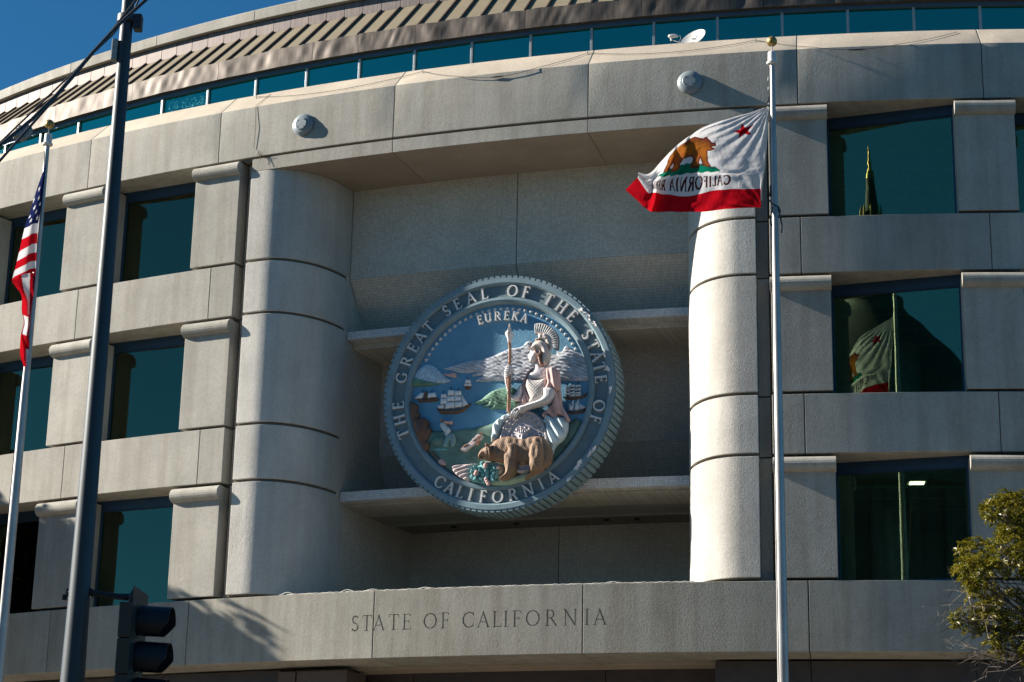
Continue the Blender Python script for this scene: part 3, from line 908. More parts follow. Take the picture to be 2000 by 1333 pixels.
# ------------------------------------------------------------------ the relief seal.  Outlines in mm in the disc's own plane (right, up)
T = {
 'hill_left':[(-2086,512),(-2007,673),(-1906,749),(-1775,796),(-1661,770),(-1526,678),(-1390,541),(-1274,441),(-1197,372),(-1234,343),(-1420,319),(-1645,300),(-1833,290),(-2117,308)],
 'hill_left_green':[(-2116,481),(-1926,459),(-1735,388),(-1507,326),(-1413,309),(-1637,290),(-1825,280),(-2128,299)],
 'headland':[(-1387,547),(-1181,561),(-1148,599),(-1115,557),(-1056,525),(-1056,443),(-1197,467),(-1310,500)],
 'mountain':[(-1349,670),(-1164,722),(-978,765),(-718,812),(-458,822),(-329,859),(-163,894),(2,956),(194,1025),(202,1037),(386,1051),(533,1078),(641,1180),(788,1151),(864,1000),(1121,891),(1340,822),(1357,902),(1475,885),(1573,1009),(1756,893),(1973,761),(2056,593),(2103,410),(2120,179),(1476,203),(768,244),(127,276),(-149,299),(-277,295),(-593,325),(-411,444),(-680,449),(-543,544),(-710,531),(-1009,556),(-1123,606)],
 'green_hill':[(-590,-212),(-426,-132),(-317,-48),(-136,59),(102,116),(322,111),(490,-79),(533,-388),(241,-392),(-34,-368),(-217,-365),(-127,-312),(-412,-304),(-239,-244)],
 'shore':[(-1727,-795),(-1615,-793),(-1372,-815),(-1131,-820),(-854,-799),(-577,-788),(-376,-754),(-139,-705),(244,-673),(790,-740),(1655,-798),(1832,-675),(1992,-658),(2089,-584)],
 'rocks':[(-2128,-112),(-1995,-142),(-1952,-195),(-1961,-304),(-1906,-417),(-1935,-506),(-1833,-475),(-1738,-517),(-1664,-594),(-1666,-702),(-1598,-761),(-1604,-869),(-1683,-1009),(-1691,-1044),(-1624,-1102),(-1621,-1192),(-1664,-1280),(-1710,-1306),(-1836,-1153),(-1947,-940),(-2052,-626),(-2118,-368)],
 'miner_head':[(-1384,-578),(-1367,-544),(-1333,-554),(-1317,-582),(-1331,-612),(-1365,-613)],
 'miner_body':[(-1384,-704),(-1371,-642),(-1331,-617),(-1274,-647),(-1216,-714),(-1139,-814),(-1158,-906),(-1236,-974),(-1267,-882),(-1344,-779)],
 'miner_arms':[(-1314,-632),(-1287,-594),(-1213,-605),(-1129,-616),(-1111,-590),(-1093,-645),(-1136,-678),(-1211,-670),(-1266,-671)],
 'miner_trousers':[(-1236,-956),(-1137,-890),(-1043,-931),(-993,-1059),(-1026,-1183),(-1099,-1211),(-1131,-1070),(-1182,-1202),(-1290,-1201),(-1286,-1097)],
 'boulder':[(-1590,-1042),(-1509,-971),(-1342,-948),(-1267,-974),(-1278,-1113),(-1391,-1170),(-1531,-1139)],
 'pan':[(-1509,-1248),(-1389,-1212),(-1166,-1252),(-1183,-1280),(-1443,-1284)],
 'rocker':[(-876,-1266),(-686,-1148),(-462,-945),(-356,-983),(-312,-1043),(-456,-1160),(-757,-1355),(-865,-1321)],
 'rocker_tray':[(-839,-1227),(-708,-1157),(-597,-1188),(-775,-1286)],
 'rocker_tray2':[(-594,-1115),(-441,-989),(-404,-1009),(-519,-1164)],
 'rocker_handle':[(-487,-1210),(-378,-922),(-348,-935),(-450,-1222)],
 'shovel_handle':[(-1614,-1317),(-1554,-1288),(-1339,-1503),(-1366,-1520),(-1548,-1362)],
 'shovel_blade':[(-1416,-1530),(-1322,-1472),(-1211,-1585),(-1220,-1634),(-1335,-1623)],
 'ship_hull':[(-1505,-265),(-1419,-298),(-1232,-325),(-898,-320),(-806,-280),(-670,-197),(-747,-300),(-923,-412),(-1155,-422),(-1393,-408),(-1455,-341)],
 'bigsail0':[(-1400,59),(-1278,61),(-1257,-35),(-1402,-32)],
 'bigsail1':[(-1406,-44),(-1256,-54),(-1251,-196),(-1410,-183)],
 'bigsail2':[(-1475,-204),(-1316,-203),(-1323,-300),(-1457,-283)],
 'bigsail3':[(-1234,146),(-1075,130),(-1072,8),(-1239,11)],
 'bigsail4':[(-1254,-5),(-1071,-10),(-1058,-129),(-1253,-132)],
 'bigsail5':[(-1257,-145),(-1057,-148),(-1062,-291),(-1304,-302)],
 'bigsail6':[(-1066,117),(-926,112),(-913,-6),(-1068,0)],
 'bigsail7':[(-1062,-13),(-911,-26),(-900,-130),(-1058,-129)],
 'bigsail8':[(-1048,-143),(-890,-147),(-877,-287),(-1051,-284)],
 'bigsail9':[(-895,1),(-740,-227),(-864,-281)],
 'bigmasts':[(-1349,132),(-1336,-297),(-1166,224),(-1149,-308),(-983,167),(-969,-310)],
 'ship2_hull':[(-2087,0),(-1972,-29),(-1766,-31),(-1484,-33),(-1510,-96),(-1914,-99),(-1962,-54)],
 'ship2sail0':[(-1908,118),(-1805,121),(-1847,-28),(-2054,-10)],
 'ship2sail1':[(-1720,106),(-1542,104),(-1510,-7),(-1743,-29)],
 'ship2_mast':[(-1800,139),(-1740,135),(-1747,-42),(-1814,-34)],
 'ship2_masts':[(-1860,199),(-1852,-23),(-1629,185),(-1621,-37)],
 'ship3_hull':[(-861,204),(-764,191),(-668,201),(-718,141),(-772,128),(-819,152)],
 'ship3sail0':[(-818,356),(-766,374),(-706,348),(-689,274),(-829,278)],
 'ship3sail1':[(-838,271),(-683,261),(-676,201),(-843,208)],
 'ship3_masts':[(-771,428),(-765,194)],
 'ship4_hull':[(1523,-176),(1688,-198),(1921,-195),(2085,-121),(1996,-235),(1778,-254),(1585,-238)],
 'ship4sail0':[(1575,51),(1661,60),(1669,6),(1572,1)],
 'ship4sail1':[(1576,-26),(1662,-17),(1670,-71),(1573,-76)],
 'ship4sail2':[(1577,-101),(1663,-92),(1671,-146),(1574,-151)],
 'ship4sail3':[(1668,81),(1790,88),(1797,33),(1665,31)],
 'ship4sail4':[(1669,0),(1791,7),(1798,-47),(1666,-50)],
 'ship4sail5':[(1670,-80),(1792,-73),(1799,-128),(1667,-130)],
 'ship4sail6':[(1671,-146),(1792,-140),(1800,-194),(1668,-196)],
 'ship4sail7':[(1811,72),(1933,79),(1941,24),(1808,22)],
 'ship4sail8':[(1812,-9),(1934,-2),(1942,-56),(1809,-58)],
 'ship4sail9':[(1813,-94),(1935,-88),(1943,-142),(1810,-144)],
 'ship4sail10':[(1814,-152),(1936,-145),(1944,-199),(1811,-201)],
 'ship4sail11':[(1930,34),(2057,-126),(1941,-149)],
 'ship4_masts':[(1617,128),(1622,-191),(1723,136),(1728,-197),(1868,157),(1873,-195)],
 'ship5_hull':[(1617,-517),(1746,-542),(1961,-528),(2076,-452),(2000,-566),(1804,-596),(1675,-574)],
 'ship5sail0':[(1767,-262),(1720,-357),(1744,-397),(1787,-396)],
 'ship5sail1':[(1885,-251),(1836,-346),(1894,-397)],
 'ship5sail2':[(1667,-371),(1783,-409),(1749,-522),(1660,-517)],
 'ship5sail3':[(1815,-330),(1912,-404),(1938,-487),(1824,-530),(1793,-486)],
 'ship5sail4':[(1904,-350),(2055,-457),(1954,-499)],
 'spear_shaft':[(297,1083),(354,1079),(366,887),(367,669),(355,525),(370,200),(373,-267),(371,-505),(357,-555),(299,-551),(311,-264),(308,204),(311,528),(315,673),(314,891)],
 'spear_head':[(314,1551),(351,1362),(404,1300),(359,1179),(358,1066),(294,1070),(273,1185),(220,1307),(283,1367)],
 'hand_right':[(312,550),(367,541),(404,490),(411,417),(371,356),(354,285),(300,253),(235,311),(229,402),(264,499)],
 'forearm_right':[(196,366),(289,306),(293,143),(324,-21),(390,-133),(480,-102),(532,20),(606,114),(643,85),(640,-94),(609,-209),(520,-262),(410,-250),(327,-165),(256,2),(209,185)],
 'face':[(781,917),(809,857),(798,803),(742,749),(770,715),(758,679),(790,645),(802,601),(869,567),(951,594),(1022,662),(1094,693),(1091,837),(945,893)],
 'neck':[(851,590),(932,630),(1075,747),(1115,528),(1224,467),(1199,324),(1183,227),(1012,184),(885,192),(749,224),(774,334),(872,436),(888,507)],
 'arm_left':[(1177,-47),(1401,-79),(1411,-258),(1333,-363),(1227,-421),(1048,-462),(869,-495),(779,-526),(690,-570),(618,-584),(580,-528),(509,-578),(456,-628),(402,-660),(410,-590),(489,-496),(606,-437),(759,-405),(938,-354),(1099,-292),(1166,-216)],
 'finger0':[(472,-549),(518,-560),(421,-679),(393,-663)],
 'finger1':[(518,-551),(563,-563),(468,-689),(439,-673)],
 'finger2':[(572,-549),(614,-566),(522,-689),(493,-674)],
 'finger3':[(427,-555),(472,-531),(374,-623),(351,-613)],
 'helmet':[(772,906),(847,951),(882,1021),(954,1071),(1063,1090),(1172,1037),(1247,924),(1280,741),(1256,563),(1199,500),(1118,518),(1106,681),(1095,817),(1030,857),(940,873),(867,888)],
 'helmet_brim':[(773,896),(854,923),(964,887),(1082,835),(1088,806),(964,851),(855,882)],
 'hair':[(1018,711),(1090,751),(1120,569),(1163,490),(1094,477),(1039,574)],
 'strap':[(937,858),(964,865),(1039,743),(1073,821),(1110,810),(1111,747),(1049,679),(1012,699)],
 'crest_base':[(930,1066),(960,1140),(1010,1158),(976,1257),(1044,1265),(1117,1241),(1181,1255),(1255,1173),(1293,1062),(1283,873),(1212,986),(1066,1093)],
 'crest_fan':[(900,1490),(986,1498),(1095,1485),(1241,1428),(1370,1328),(1453,1195),(1482,1049),(1463,870),(1395,867),(1318,930),(1287,1044),(1249,1156),(1187,1233),(1062,1278),(936,1254)],
 'crest_ribs':[(941,1263),(932,1469),(977,1264),(986,1474),(1017,1267),(1046,1474),(1059,1266),(1108,1462),(1101,1259),(1169,1439),(1139,1245),(1225,1413),(1174,1228),(1278,1379),(1207,1204),(1328,1341),(1233,1177),(1370,1298),(1255,1143),(1403,1248),(1270,1106),(1431,1195),(1283,1069),(1452,1136),(1295,1032),(1464,1074),(1304,995),(1470,1012),(1318,958),(1467,954),(1336,928),(1461,901),(1367,900),(1443,866)],
 'bodice':[(764,209),(901,176),(1046,170),(1193,218),(1188,311),(1239,443),(1267,414),(1215,292),(1237,40),(1198,-101),(1186,-225),(1144,-297),(982,-329),(874,-334),(818,-220),(761,-74),(718,72)],
 'waist':[(833,-230),(960,-229),(1122,-248),(1159,-303),(962,-363),(747,-430),(674,-399),(781,-316)],
 'cape_left':[(889,480),(773,361),(721,220),(697,87),(727,-58),(798,-197),(821,-261),(734,-408),(662,-448),(499,-438),(603,-230),(640,-89),(633,91),(649,216),(728,373),(808,449)],
 'sleeve':[(1222,400),(1330,433),(1438,404),(1508,310),(1529,94),(1520,-66),(1432,-117),(1334,-63),(1213,-114),(1193,-45),(1249,76),(1222,203)],
 'cape_back':[(1386,145),(1477,32),(1525,-185),(1556,-436),(1648,-601),(1730,-765),(1695,-816),(1613,-706),(1488,-663),(1453,-735),(1363,-723),(1236,-634),(1166,-701),(1102,-649),(1181,-538),(1287,-447),(1374,-283)],
 'drape_left':[(-94,-1174),(-76,-1018),(-70,-876),(-28,-753),(62,-678),(187,-596),(350,-534),(440,-512),(406,-618),(335,-685),(209,-767),(122,-922),(89,-1063),(18,-1139),(-39,-1177)],
 'drape_right':[(1141,-638),(1303,-665),(1446,-691),(1608,-718),(1680,-828),(1666,-1039),(1579,-1210),(1456,-1309),(1377,-1410),(1326,-1557),(1305,-1371),(1250,-1280),(1210,-1049),(1171,-852)],
 'shield_c':[(681,-1232),(1255,-1263),(666,-511)],
 'bead_c':[(697,-1240),(1074,-1261),(686,-682)],
 'bear':[(-368,-1531),(-338,-1445),(-264,-1360),(-192,-1316),(-161,-1252),(-121,-1254),(-75,-1281),(22,-1186),(166,-1123),(328,-1101),(437,-1116),(582,-1154),(744,-1160),(887,-1136),(1048,-1136),(1156,-1177),(1256,-1261),(1329,-1371),(1361,-1513),(1353,-1687),(1312,-1781),(1256,-1839),(1168,-1873),(1142,-1929),(1028,-1981),(957,-2002),(886,-2044),(762,-2108),(741,-2086),(796,-2022),(884,-1946),(843,-1836),(823,-1730),(756,-1782),(649,-1788),(585,-1726),(578,-1823),(561,-1895),(509,-1963),(439,-2047),(332,-2087),(189,-2105),(149,-2078),(187,-2031),(279,-1965),(292,-1878),(262,-1754),(243,-1704),(125,-1680),(25,-1651),(-75,-1652),(-166,-1618),(-258,-1590),(-339,-1614),(-356,-1573)],
 'bear_foreleg':[(364,-1329),(489,-1300),(582,-1411),(596,-1657),(594,-1832),(578,-1905),(522,-1972),(452,-2056),(345,-2096),(202,-2114),(162,-2088),(200,-2040),(292,-1975),(305,-1888),(275,-1764),(272,-1641),(324,-1538),(385,-1453)],
 'bear_hindleg':[(938,-1324),(1081,-1314),(1190,-1408),(1211,-1619),(1179,-1792),(1155,-1939),(1040,-1991),(899,-2053),(775,-2117),(753,-2095),(809,-2032),(897,-1956),(855,-1846),(838,-1705),(888,-1497)],
 'bear_head':[(-348,-1546),(-317,-1460),(-243,-1375),(-172,-1331),(-81,-1327),(-6,-1437),(-3,-1578),(-55,-1667),(-146,-1633),(-237,-1605),(-318,-1629),(-336,-1588)],
 'bear_ear':[(-151,-1337),(-139,-1279),(-103,-1269),(-75,-1306),(-92,-1358)],
 'bear_ruff':[(-96,-1329),(-49,-1384),(-2,-1457),(3,-1546),(-34,-1658),(-66,-1662),(-45,-1561),(-57,-1454)],
 'bear_mouth':[(-325,-1595),(-232,-1557),(-205,-1541),(-196,-1559),(-231,-1589),(-314,-1613)],
 'vine':[(-597,-1931),(-554,-1862),(-557,-1738),(-430,-1709),(-322,-1661),(-232,-1631),(-67,-1657),(80,-1735),(100,-1824),(66,-1910),(103,-1956),(70,-2069),(-75,-2083),(-255,-2133),(-420,-2090),(-581,-2056)],
 'grapes':[(-202,-1765),(-408,-1884),(116,-1790),(-176,-2057),(-199,-1730),(-119,-2165),(-147,-2111),(-425,-1922)],
 'sheaf':[(-1024,-1675),(-804,-1654),(-639,-1655),(-511,-1647),(-437,-1686),(-563,-1769),(-591,-1927),(-628,-2052),(-795,-1979),(-944,-1883),(-1030,-1781)],
 'white_rock':[(-274,-1642),(-111,-1623),(17,-1639),(146,-1734),(183,-1771),(132,-1927),(-67,-1917)],
 'foreground':[(-80,-2154),(8,-2062),(296,-2023),(690,-1928),(960,-1932),(1048,-1884),(1067,-1920),(836,-2049),(587,-2124),(300,-2181)],
 'flakes':[(1949,1792),(2132,1620),(2047,1723),(2254,1465),(2352,-1489),(2187,-1551),(1965,-1737),(1722,-2109),(1907,-1839),(2585,384),(2499,749),(2659,-96)],
}

SEALC = W(0, 1.15, 13.48)
seal = thing('relief_seal', 'huge round blue relief seal showing a seated helmeted figure, hung in the niche', 'seal', tuple(SEALC), PHC)
PM = {
 'rim': m_paint('seal_rim_paint', (0.182, 0.267, 0.305), 0.72, 0, 0.14, 3, 0.003, 30),
 'band': m_paint('seal_band_paint', (0.15, 0.20, 0.22), 0.72, 0, 0.12, 3, 0.003, 30),
 'letter': m_paint('seal_letter_paint', (0.650, 0.650, 0.637), 0.72, 0, 0.08),
 'sky': m_paint('seal_sky_paint', (0.124, 0.299, 0.442), 0.75, 0, 0.12, 2, 0.012, 22),
 'snow': m_paint('seal_snow_paint', (0.45, 0.47, 0.51), 0.8, 0, 0.34, 7),
 'snowblue': m_paint('seal_blue_snow_paint', (0.442, 0.546, 0.624), 0.8, 0, 0.3, 9),
 'green': m_paint('seal_green_paint', (0.130, 0.247, 0.176), 0.65, 0, 0.35, 5),
 'shore': m_paint('seal_shore_paint', (0.130, 0.221, 0.176), 0.65, 0, 0.4, 3),
 'brown': m_paint('seal_brown_paint', (0.143, 0.081, 0.055), 0.7, 0, 0.2, 5),
 'bear': m_paint('seal_bear_paint', (0.25, 0.162, 0.105), 0.7, 0, 0.22, 6),
 'skin': m_paint('seal_skin_paint', (0.60, 0.575, 0.58), 0.75, 0, 0.05, 4),
 'pink': m_paint('seal_cape_paint', (0.572, 0.370, 0.338), 0.8, 0, 0.1, 5),
 'scale': m_paint('seal_bodice_paint', (0.546, 0.494, 0.455), 0.75, 0, 0.1, 5),
 'helmet': m_paint('seal_helmet_paint', (0.585, 0.494, 0.442), 0.72, 0, 0.1, 8),
 'hair': m_paint('seal_hair_paint', (0.338, 0.195, 0.143), 0.8, 0, 0.2, 8),
 'dress': m_paint('seal_dress_paint', (0.520, 0.611, 0.637), 0.75, 0, 0.15, 4),
 'shield': m_paint('seal_shield_paint', (0.468, 0.416, 0.429), 0.45, 0, 0.1, 6),
 'spear': m_paint('seal_spear_paint', (0.390, 0.215, 0.137), 0.75, 0, 0.15, 5),
 'spearhead': m_paint('seal_spearhead_paint', (0.780, 0.676, 0.611), 0.72, 0, 0.05),
 'teal': m_paint('seal_vine_paint', (0.169, 0.403, 0.416), 0.75, 0, 0.35, 8),
 'straw': m_paint('seal_straw_paint', (0.546, 0.468, 0.468), 0.7, 0, 0.25, 6),
 'rockw': m_paint('seal_rock_paint', (0.585, 0.559, 0.572), 0.7, 0, 0.15, 5),
 'pale': m_paint('seal_foreground_paint', (0.351, 0.442, 0.312), 0.7, 0, 0.25, 5),
 'sail': m_paint('seal_sail_paint', (0.728, 0.741, 0.754), 0.8, 0, 0.06),
 'trouser': m_paint('seal_trouser_paint', (0.221, 0.351, 0.351), 0.8, 0, 0.1),
 'flake': m_paint('bare_flaked_patch', (0.800, 0.741, 0.715), 0.7, 0, 0.1),
 'slot': m_paint('seal_dark_paint', (0.065, 0.046, 0.039), 0.7, 0, 0.1),
}
def sv(u, v, w):
    return (u, -w, v)

def catmull(P, closed=True, step=0.02):
    P = np.array(P, float)
    n = len(P)
    out = []
    for i in range(n if closed else n - 1):
        a, b, c, d = (P[(i + j - 1) % n] if closed else P[min(max(i + j - 1, 0), n - 1)] for j in range(4))
        k = max(1, int(np.linalg.norm(c - b) / step))
        for t in np.arange(k) / k:
            out.append(0.5 * (2 * b + (c - a) * t + (2 * a - 5 * b + 4 * c - d) * t * t + (3 * b - a - 3 * c + d) * t ** 3))
    if not closed:
        out.append(P[-1])
    return np.array(out)

def inside(Q, poly):
    x, y = Q[:, 0], Q[:, 1]
    r = np.zeros(len(Q), bool)
    n = len(poly)
    for i in range(n):
        x1, y1 = poly[i]
        x2, y2 = poly[(i + 1) % n]
        c = (y1 > y) != (y2 > y)
        if c.any():
            xi = (x2 - x1) * (y - y1) / (y2 - y1 + 1e-12) + x1
            r ^= c & (x < xi)
    return r

def edge_dist(Q, poly):
    A = poly
    Bq = np.roll(poly, -1, 0)
    d = np.full(len(Q), 1e9)
    for a, b in zip(A, Bq):
        ab = b - a
        L2 = ab @ ab + 1e-15
        t = np.clip(((Q - a) @ ab) / L2, 0, 1)
        d = np.minimum(d, np.hypot(*(Q - a - t[:, None] * ab).T))
    return d

def bulge(d, h, r):
    t = np.clip(d / r, 0, 1)
    return h * np.sqrt(np.clip(1 - (1 - t) ** 2, 0, 1))

def relief(name, key, base, h, r, mat, parent=None, res=0.022, fn=None, lip=0.35, smooth=True, subs=None, crisp=False):
    """raised relief with a rounded section; subs adds stronger forms [(key, height, radius)] inside the outline"""
    P = np.array(T[key] if isinstance(key, str) else key, float) / 1000
    poly = P if crisp else catmull(P, True, res)
    if crisp:
        q = []
        for a, b in zip(P, np.roll(P, -1, 0)):
            k = max(1, int(np.linalg.norm(b - a) / res / 1.5))
            q += [a + (b - a) * t for t in np.arange(k) / k]
        poly = np.array(q)
    lo, hi = poly.min(0), poly.max(0)
    gx = np.arange(lo[0], hi[0], res)
    gy = np.arange(lo[1], hi[1], res * 0.87)
    X, Y = np.meshgrid(gx, gy)
    X[1::2] += res / 2
    Q = np.c_[X.ravel(), Y.ravel()]
    if len(Q):
        Q = Q[inside(Q, poly)]
    if len(Q):
        Q = Q[edge_dist(Q, poly) > res * 0.55]
    nb = len(poly)
    allp = np.vstack([poly, Q]) if len(Q) else poly
    vs, es, fs, *_ = delaunay_2d_cdt([Vector(p) for p in allp], [(i, (i + 1) % nb) for i in range(nb)], [], 1, 1e-5)
    V = np.array([tuple(v) for v in vs])
    D = edge_dist(V, poly)
    D[D < 1e-4] = 0
    Z = h * lip + bulge(D, h * (1 - lip), r)
    for k2, h2, r2 in (subs or []):
        pp = catmull(np.array(T[k2], float) / 1000, True, 0.03)
        ins = inside(V, pp)
        Z = np.where(ins, np.maximum(Z, Z + 0 * Z) + bulge(edge_dist(V, pp), h2, r2), Z)
    if fn is not None:
        Z = Z + fn(V[:, 0], V[:, 1], D)
    n = len(V)
    verts = [sv(x, y, base + z) for (x, y), z in zip(V, Z)]
    faces = [tuple(f) for f in fs]
    # skirt from the outline back to the ground
    cnt = {}
    for f in faces:
        for a, b in zip(f, f[1:] + f[:1]):
            cnt[(a, b)] = 1
    bmap = {}
    for (a, b) in list(cnt):
        if (b, a) not in cnt:
            for q in (a, b):
                if q not in bmap:
                    bmap[q] = len(verts)
                    verts.append(sv(V[q][0], V[q][1], base - 0.03))
            faces.append((b, a, bmap[a], bmap[b]))
    me = bpy.data.meshes.new(name)
    me.from_pydata(verts, [], faces)
    finish(me, mat, 0, smooth, 0.9)
    return ob(name, me, parent or seal, (0, 0, 0), 0, True)

def fbm(x, y, seed=0, octv=3):
    r = np.random.RandomState(seed)
    z = 0
    for o in range(octv):
        for _ in range(3):
            a = r.rand() * 6.28
            k = 2 ** o * (1 + r.rand())
            z = z + np.sin((x * cos(a) + y * sin(a)) * k + r.rand() * 6.28) / 2 ** o
    return z / 4

# ---- disc, reeded edge, rings
ROUT, RB = 2.785, 0.75
def ring(name, prof, mat, n=144, parent=None):
    b = B()
    v = []
    k = len(prof)
    for i in range(n):
        a = 2 * pi * i / n
        v += [sv(r * cos(a), r * sin(a), w) for r, w in prof]
    f = []
    for i in range(n):
        for j in range(k):
            a, c = i * k + j, i * k + (j + 1) % k
            d = ((i + 1) % n)
            f.append((a, c, d * k + (j + 1) % k, d * k + j))
    return ob(name, mesh(name, v, f, mat, 0, True, 0.5), parent or seal, (0, 0, 0), 0, True)
ring('outer_rim', [(2.735, -RB + .02), (2.735, -.03), (2.725, 0.0), (2.62, 0.0), (2.585, -0.03), (2.57, -0.085), (2.57, -RB + .02)], PM['rim'])
band = ring('lettering_band', [(2.575, -0.3), (2.575, -0.085), (2.275, -0.085), (2.275, -0.3)], PM['band'])
ring('inner_rim', [(2.28, -0.3), (2.28, -0.06), (2.262, -0.015), (2.20, -0.005), (2.15, -0.03), (2.112, -0.12), (2.112, -0.3)], PM['rim'])
b = B()
n = 96
v = [sv(2.13 * cos(2 * pi * i / n), 2.13 * sin(2 * pi * i / n), -0.13) for i in range(n)] + [sv(2.13 * cos(2 * pi * i / n), 2.13 * sin(2 * pi * i / n), -0.7) for i in range(n)]
ob('sky_field', mesh('sky_field', v, [tuple(range(n)), tuple(n + i for i in reversed(range(n)))] + [(i, (i + 1) % n, n + (i + 1) % n, n + i) for i in range(n)], PM['sky']), seal, (0, 0, 0), 0, True)
NR = 120
rd = B()
hw = pi * 2.76 / NR - 0.015
rd.hexa([(-hw, 0.02, 2.70), (hw, 0.02, 2.70), (hw, RB - .02, 2.70), (-hw, RB - .02, 2.70), (-hw + .008, 0.012, 2.785), (hw - .008, 0.012, 2.785), (hw - .008, RB, 2.785), (-hw + .008, RB, 2.785)])
reed_me = rd.mesh('edge_reed', PM['rim'], 0.004)
for i in range(NR):
    o = ob('edge_reed', reed_me, seal, (0, 0, 0), 0, True)
    o.rotation_euler = (0, 2 * pi * (i + 0.5) / NR, 0)

# ---- ring lettering
def ring_letter(c, r, ang, size, w0, w1, inner=False, parent=None, mat=None, wide=1.0):
    a = radians(ang)
    b = B()
    rot = a - pi / 2 if not inner else a + pi / 2
    ca, sa = cos(rot), sin(rot)
    ox, oy = r * cos(a), r * sin(a)
    fn = lambda x, y, w: sv(ox + (x * wide * ca - y * sa) * size, oy + (x * wide * sa + y * ca) * size, w)
    glyph_mesh(b, c, fn, w0, w1, 0.0011)
    return b.obj('letter', mat or PM['letter'], parent or band, (0, 0, 0), 0, True, 0, False)
TOP = [('T', -159.6), ('H', -167.9), ('E', -176.0), ('G', 168.3), ('R', 158.6), ('E', 150.4), ('A', 143.2), ('T', 136.0), ('S', 122.7), ('E', 115.7), ('A', 107.4), ('L', 99.4), ('O', 83.2), ('F', 75.3), ('T', 61.3), ('H', 52.6), ('E', 44.4), ('S', 30.4), ('T', 23.4), ('A', 16.9), ('T', 10.4), ('E', 4.0), ('O', -10.8), ('F', -18.2)]
for c, a in TOP:
    ring_letter(c, 2.425, a, 0.282, -0.085, -0.025)
for c, a in [('C', -123.8), ('A', -116.9), ('L', -110.5), ('I', -104.4), ('F', -97.3), ('O', -89.0), ('R', -80.5), ('N', -71.8), ('I', -64.2), ('A', -57.0)]:
    ring_letter(c, 2.425, a, 0.282, -0.085, -0.025, True)
for c, a in [('E', 105.6), ('U', 99.4), ('R', 92.1), ('E', 85.2), ('K', 78.6), ('A', 71.4)]:
    ring_letter(c, 1.83, a, 0.21, -0.135, -0.04, parent=seal)
st = B()
pts = []
for i in range(10):
    r = 0.062 if i % 2 == 0 else 0.026
    pts.append((r * sin(pi * i / 5), r * cos(pi * i / 5)))
st.add([sv(x, y, 0) for x, y in pts] + [sv(x * .7, y * .7, 0.035) for x, y in pts] + [sv(0, 0, 0.05)], [(i, (i + 1) % 10, 10 + (i + 1) % 10, 10 + i) for i in range(10)] + [(10 + i, 10 + (i + 1) % 10, 20) for i in range(10)] + [tuple(reversed(range(10)))])
star_me = st.mesh('star', PM['letter'], 0, False)
for i in range(31):
    a = radians(153.2 - (153.2 - 27.2) * i / 30)
    ob('star', star_me, seal, (2.02 * cos(a), 0.135, 2.02 * sin(a)), 0, True)

# ---- landscape
def ridges(sx, sy, amp, seed):
    return lambda x, y, d: amp * np.minimum(1, d / 0.06) * (np.abs(np.sin((x * sx + y * sy) + 1.6 * fbm(x * 4, y * 4, seed))) - 0.5 + 0.6 * fbm(x * 9, y * 9, seed + 1))
F0 = -0.135
relief('mountain', 'mountain', F0, 0.055, 0.25, PM['snow'], fn=lambda x, y, d: 0.030 * np.minimum(1, d / 0.05) * (np.abs(fbm(x * 5 + y * 3, y * 11 - x * 4, 3)) - .25) + 0.012 * np.sin(x * 34 + y * 75 + 3 * fbm(x * 5, y * 5, 4)) * np.minimum(1, d / .06), res=0.016)
relief('coast_hill', 'hill_left', F0, 0.07, 0.2, PM['snowblue'], fn=ridges(40, 30, 0.02, 5), res=0.018)
relief('coast_slope', 'hill_left_green', F0 + 0.01, 0.09, 0.1, PM['green'])
relief('headland', 'headland', F0, 0.05, 0.06, PM['pink'])
relief('green_hill', 'green_hill', F0, 0.13, 0.25, PM['green'], fn=ridges(18, 44, 0.03, 8), res=0.016)
def circ_arc(a0, a1, r, n):
    return [(1000 * r * cos(radians(a0 + (a1 - a0) * i / n)), 1000 * r * sin(radians(a0 + (a1 - a0) * i / n))) for i in range(n + 1)]
sh = [p for p in T['shore'] if hypot(*p) < 2095]
a0 = math.degrees(atan2(sh[-1][1], sh[-1][0]))
a1 = math.degrees(atan2(sh[0][1], sh[0][0]))
if a1 > a0:
    a1 -= 360
shore_poly = list(sh) + circ_arc(a0 - 1, a1 + 1, 2.105, 40)
relief('shore', shore_poly, F0, 0.07, 0.12, PM['shore'], fn=lambda x, y, d: 0.02 * fbm(x * 6, y * 6, 2) * np.minimum(1, d / 0.1), res=0.035, crisp=True)
relief('rocks', 'rocks', F0, 0.2, 0.16, PM['brown'], fn=lambda x, y, d: 0.07 * np.minimum(1, d / 0.05) * (np.abs(fbm(x * 7, y * 5, 11, 2)) - .3))

# ---- ships
def ship(tag_, nsail, masts, hull):
    h = relief('ship', hull, F0, 0.09, 0.06, PM['brown'], res=0.02)
    for i in range(nsail):
        relief('sail', '%s%d' % (tag_, i), F0 + 0.01, 0.075, 0.05, PM['sail'], h, res=0.022, lip=0.5, crisp=True)
    for i in range(0, len(masts), 2):
        (x0, y0), (x1, y1) = masts[i], masts[i + 1]
        B().tube([sv(x0 / 1000, y0 / 1000, F0 + 0.04), sv(x1 / 1000, y1 / 1000, F0 + 0.05)], 0.012, 6).obj('mast', PM['slot'], h, (0, 0, 0), 0, True)
    return h
ship('bigsail', 10, T['bigmasts'], 'ship_hull')
s2 = ship('ship2sail', 2, T['ship2_masts'], 'ship2_hull')
relief('furled_sail', 'ship2_mast', F0 + 0.01, 0.07, 0.03, PM['brown'], s2)
ship('ship3sail', 2, T['ship3_masts'], 'ship3_hull')
ship('ship4sail', 11, T['ship4_masts'], 'ship4_hull')
ship('ship5sail', 5, [], 'ship5_hull')

